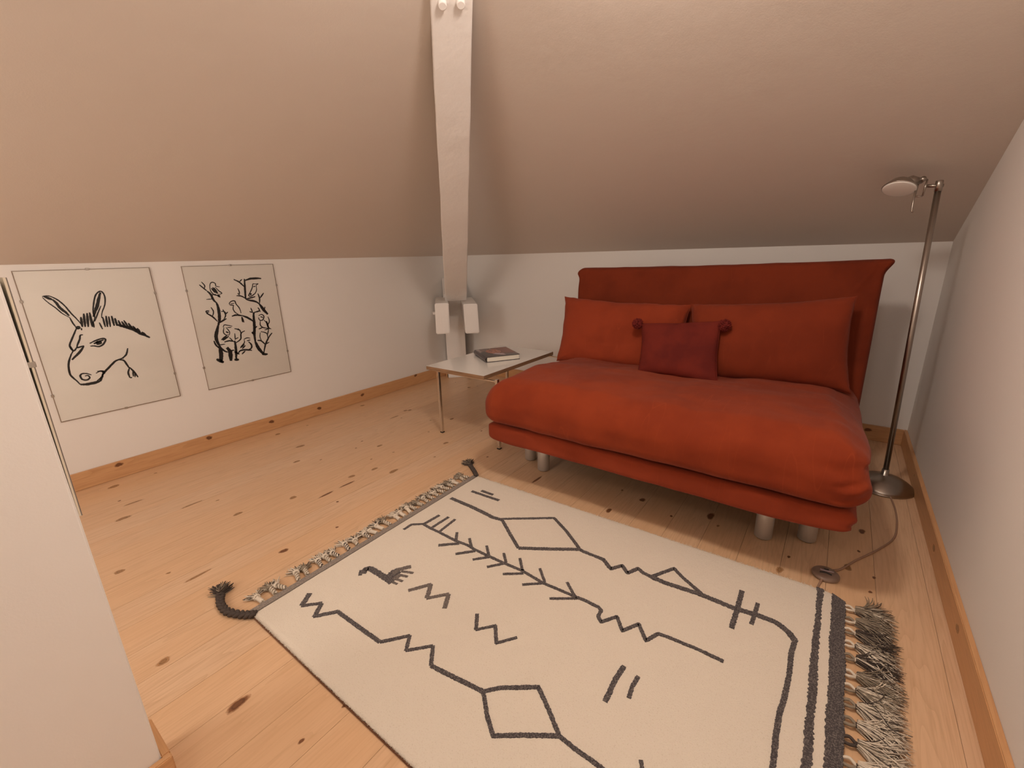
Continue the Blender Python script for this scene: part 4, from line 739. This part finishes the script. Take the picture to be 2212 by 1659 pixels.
fs = [f[::-1] if idx >= nx * ny else f for idx, f in enumerate(fs)]
pile = mesh_obj('pile_field', vs, fs, M_WOOL, rug, True, loc=(-.6, .96, .006))
# fuzzy edge along near and far sides
ev, ef = [], []
rnd = random.Random(8)
for side in (0, 1):
    for k in range(1500):
        x = RX0 + (RX1 - RX0) * rnd.random(); y = (far(x) if side else RY0); s = 1 if side else -1
        p = Vector((x, y - s * .001, RZ - .0045 + rnd.uniform(-.002, .004)))
        tube_geo([p, p + Vector((rnd.uniform(-.003, .003), s * rnd.uniform(.001, .0035), rnd.uniform(-.002, .002)))], [.0007, .0004], 3, False, ev, ef)
o = mesh_obj('edge_fuzz', ev, ef, M_WOOL, rug, loc=(-.6, .96, .006)); o['kind'] = 'stuff'
bev_box('edge_binding', RX0, RX1 - .05, RY0 - .003, RY0 + .001, .0005, .0055, M_BIND, rug, .001, 1)
# motifs
rs = 0
for w, pts in RUG:
    rs += 1
    c = Vector((sum(p[0] for p in pts) / len(pts), sum(p[1] for p in pts) / len(pts), RZ))
    grey = 28 + 7 <= rs <= 28 + 16 or abs(c.x + 1.0) < .12 and .66 < c.y < .80
    v, f = ribbons([(w * 1.0, pts)], lambda a, b, h: Vector((a, b, RZ - .0012 + (.0029 + .00005 * (rs % 9)) * h)), 0, 0.09, 0.0025, seed=rs)
    mesh_obj('motif_line', v, f, M_GREYW if grey else M_CHAR, rug, loc=c)
def stripe(name, xa, xb, m, seed, y0=RY0, topz=.0018, jag=.0022):
    r_ = random.Random(seed); v, f = [], []; n = 260
    for i in range(n + 1):
        t = i / n; ya = y0 + (far(xa(0)) - .001 - y0) * t; yb = y0 + (far(xb(0)) - .001 - y0) * t
        j1 = r_.uniform(-jag, jag) + .003 * fbm((seed, t * 5, 0), 1.3); j2 = r_.uniform(-jag, jag) + .003 * fbm((seed + 4, t * 5, 0), 1.3)
        A_ = (xa(t) + j1, ya); B_ = (xb(t) + j2, yb)
        v += [(A_[0], A_[1], RZ - .002), (A_[0] + .0008, A_[1], RZ + topz), (B_[0] - .0008, B_[1], RZ + topz), (B_[0], B_[1], RZ - .002)]
    for i in range(n):
        a = 4 * i
        for k in range(3): f.append([a + k, a + k + 1, a + 5 + k, a + 4 + k][::-1])
    f.append([0, 1, 2, 3]); f.append([4 * n + 3, 4 * n + 2, 4 * n + 1, 4 * n])
    return mesh_obj(name, v, f, m, rug, loc=(xa(.5), .96, RZ))
stripe('dark_stripe', lambda t: .0785 - .002 * t, lambda t: .0985 - .005 * t, M_CHAR, 2)
stripe('end_band', lambda t: .117 - .001 * t, lambda t: RX1 + .0015, M_CHAR, 3, topz=.0022)
# flat-woven left end
bev_box('woven_end', RX0 - .030, RX0 - .0005, RY0, far(RX0) - .002, .0005, .0085, M_FLAT, rug, .003, 2)

def strand(p, d, L_, r, vs, fs, midx, mi, rn, curl=.4, zlo=.0014, segs=6):
    """yarn lying on the floor, wandering"""
    pts = [Vector(p)]; d = Vector(d).normalized(); st = L_ / segs; ang = math.atan2(d.y, d.x); bend = rn.uniform(-curl, curl) / segs
    z = p[2]
    for k in range(segs):
        ang += bend + rn.uniform(-.10, .10); z = max(zlo + r, z + (rn.uniform(-.3, .12)) * st * .6)
        q = pts[-1] + Vector((math.cos(ang), math.sin(ang), 0)) * st; q.z = z; pts.append(q)
    tube_geo(pts, [r] * segs + [r * .5], 4, True, vs, fs, midx, mi)
YM = [M_YC, M_YG, M_YD]
def big_tassel(y, seed, x=None):
    rn = random.Random(seed); vs, fs, mi = [], [], []; x = RX1 if x is None else x
    # two loops of the warp bound together
    dom = rn.choice([0, 0, 1, 0, 1, 2])
    for k in (-1, 1):
        c = rn.choice([0, 2, 1])
        pts = smooth_path([(x - .002, y + k * .007, .009), (x + .010, y + k * .010 + .001, .011), (x + .020, y + k * .004, .010), (x + .026, y, .009)], 4)
        tube_geo(pts, [.0036] * len(pts), 8, True, vs, fs, mi, c)
    tube_geo([(x + .022, y - .006, .009), (x + .025, y, .0145), (x + .022, y + .006, .009)], .0028, 8, True, vs, fs, mi, 0 if dom else 2)
    drift = rn.uniform(-.25, .25)
    for k in range(120):
        s = (k / 119) * 2 - 1; c = dom if rn.random() < .62 else rn.choice([0, 1, 2])
        a = s * .42 + drift; L_ = rn.uniform(.076, .104)
        strand((x + .023 + rn.uniform(0, .004), y + s * .008, .005 + rn.uniform(0, .016)), (math.cos(a), math.sin(a), 0), L_, rn.uniform(.0009, .0014), vs, fs, mi, c, rn, 1.3, segs=7)
    mesh_obj('tassel', vs, fs, YM, rug, True, mi, loc=(x + .05, y, .005))
ty = RY0 + .02; k = 0
while ty < 1.49:
    big_tassel(ty, 100 + k, RX1 + .001); ty += random.Random(k).uniform(.046, .060); k += 1

def twist_tassel(y, seed):
    rn = random.Random(seed); vs, fs, mi = [], [], []; x = RX0 - .029
    ang = PI + rn.uniform(-.35, .35); L_ = rn.uniform(.028, .042); d = Vector((math.cos(ang), math.sin(ang), 0)); n_ = Vector((-d.y, d.x, 0))
    p0 = Vector((x, y, .0085))
    cc = rn.choice([(0, 0), (0, 1), (0, 2), (1, 0), (0, 1)])
    for k in range(4):
        pts = []
        for i in range(17):
            t = i / 16; ph = t * 2 * PI * 1.6 + k * PI / 2
            pts.append(p0 + d * L_ * t + n_ * math.cos(ph) * .0046 + Vector((0, 0, math.sin(ph) * .0046 + .001)))
        tube_geo(pts, .0034, 6, True, vs, fs, mi, cc[k % 2])
    kc = p0 + d * (L_ + .002)
    # knot: a ring of yarn around the cord
    ring = [kc + n_ * math.cos(2 * PI * i / 14) * .0080 + Vector((0, 0, math.sin(2 * PI * i / 14) * .0068 + .002)) + d * .002 * math.sin(2 * PI * i / 14) for i in range(15)]
    tube_geo(ring, .0042, 6, False, vs, fs, mi, cc[0])
    for k in range(56):
        s = (k / 55) * 2 - 1; a = ang + s * .85 + rn.uniform(-.15, .15)
        strand(kc + n_ * s * .005 + Vector((0, 0, rn.uniform(-.004, .010))), (math.cos(a), math.sin(a), 0), rn.uniform(.022, .040), .0016, vs, fs, mi, cc[0] if rn.random() < .5 else rn.choice([0, 1, 2]), rn, .7, segs=4)
    mesh_obj('tassel', vs, fs, YM, rug, True, mi, loc=(x - .03, y, .005))
ty = RY0 + .045; k = 0
gaps = [.046, .036, .050, .036, .058, .038, .036, .05, .040, .062, .036, .036, .040, .05, .034, .034, .034, .045, .034, .036, .034, .045, .034, .034, .034]
while ty < far(RX0) - .03:
    twist_tassel(ty, 300 + k); ty += gaps[k % len(gaps)] * .92; k += 1
def braid(path, r, label):
    pts = smooth_path(path, 10); vs, fs, mi = [], [], []; n = len(pts); rn = random.Random(int(path[0][1] * 77))
    T_ = [(pts[min(i + 1, n - 1)] - pts[max(i - 1, 0)]).normalized() for i in range(n)]
    for k in range(3):
        pp = []
        for i in range(n):
            s = Vector((-T_[i].y, T_[i].x, 0)).normalized(); ph = i * .62 + k * 2 * PI / 3
            pp.append(pts[i] + s * math.sin(ph) * r * .75 + Vector((0, 0, .5 * r * math.sin(2 * ph) + r * .9)))
        tube_geo(pp, r * .62, 8, True, vs, fs, mi, 2)
    d = T_[-1]; a0 = math.atan2(d.y, d.x)
    rg = [pts[-1] + Vector((-d.y, d.x, 0)) * math.cos(2 * PI * i / 12) * r * 1.1 + Vector((0, 0, math.sin(2 * PI * i / 12) * r * 1.0 + r)) for i in range(13)]
    tube_geo(rg, r * .4, 6, False, vs, fs, mi, 2)
    for k in range(220):
        a = a0 + rn.uniform(-.62, .62); strand(pts[-1] + Vector((0, 0, rn.uniform(0, 3 * r))), (math.cos(a), math.sin(a), 0), rn.uniform(.036, .058), .0017, vs, fs, mi, 2 if rn.random() < .75 else 1, rn, .5, segs=4)
    o = mesh_obj('corner_braid', vs, fs, YM, rug, True, mi, loc=pts[0])
    return o
braid([(-1.335, .416, .004), (-1.372, .392, .002), (-1.425, .372, .001), (-1.478, .374, .001), (-1.515, .388, .001)], .0100, '')
braid([(-1.350, 1.497, .004), (-1.385, 1.525, .002), (-1.425, 1.552, .001), (-1.455, 1.570, .001)], .0088, '')
# fringe at the far right corner goes under: nothing more in view
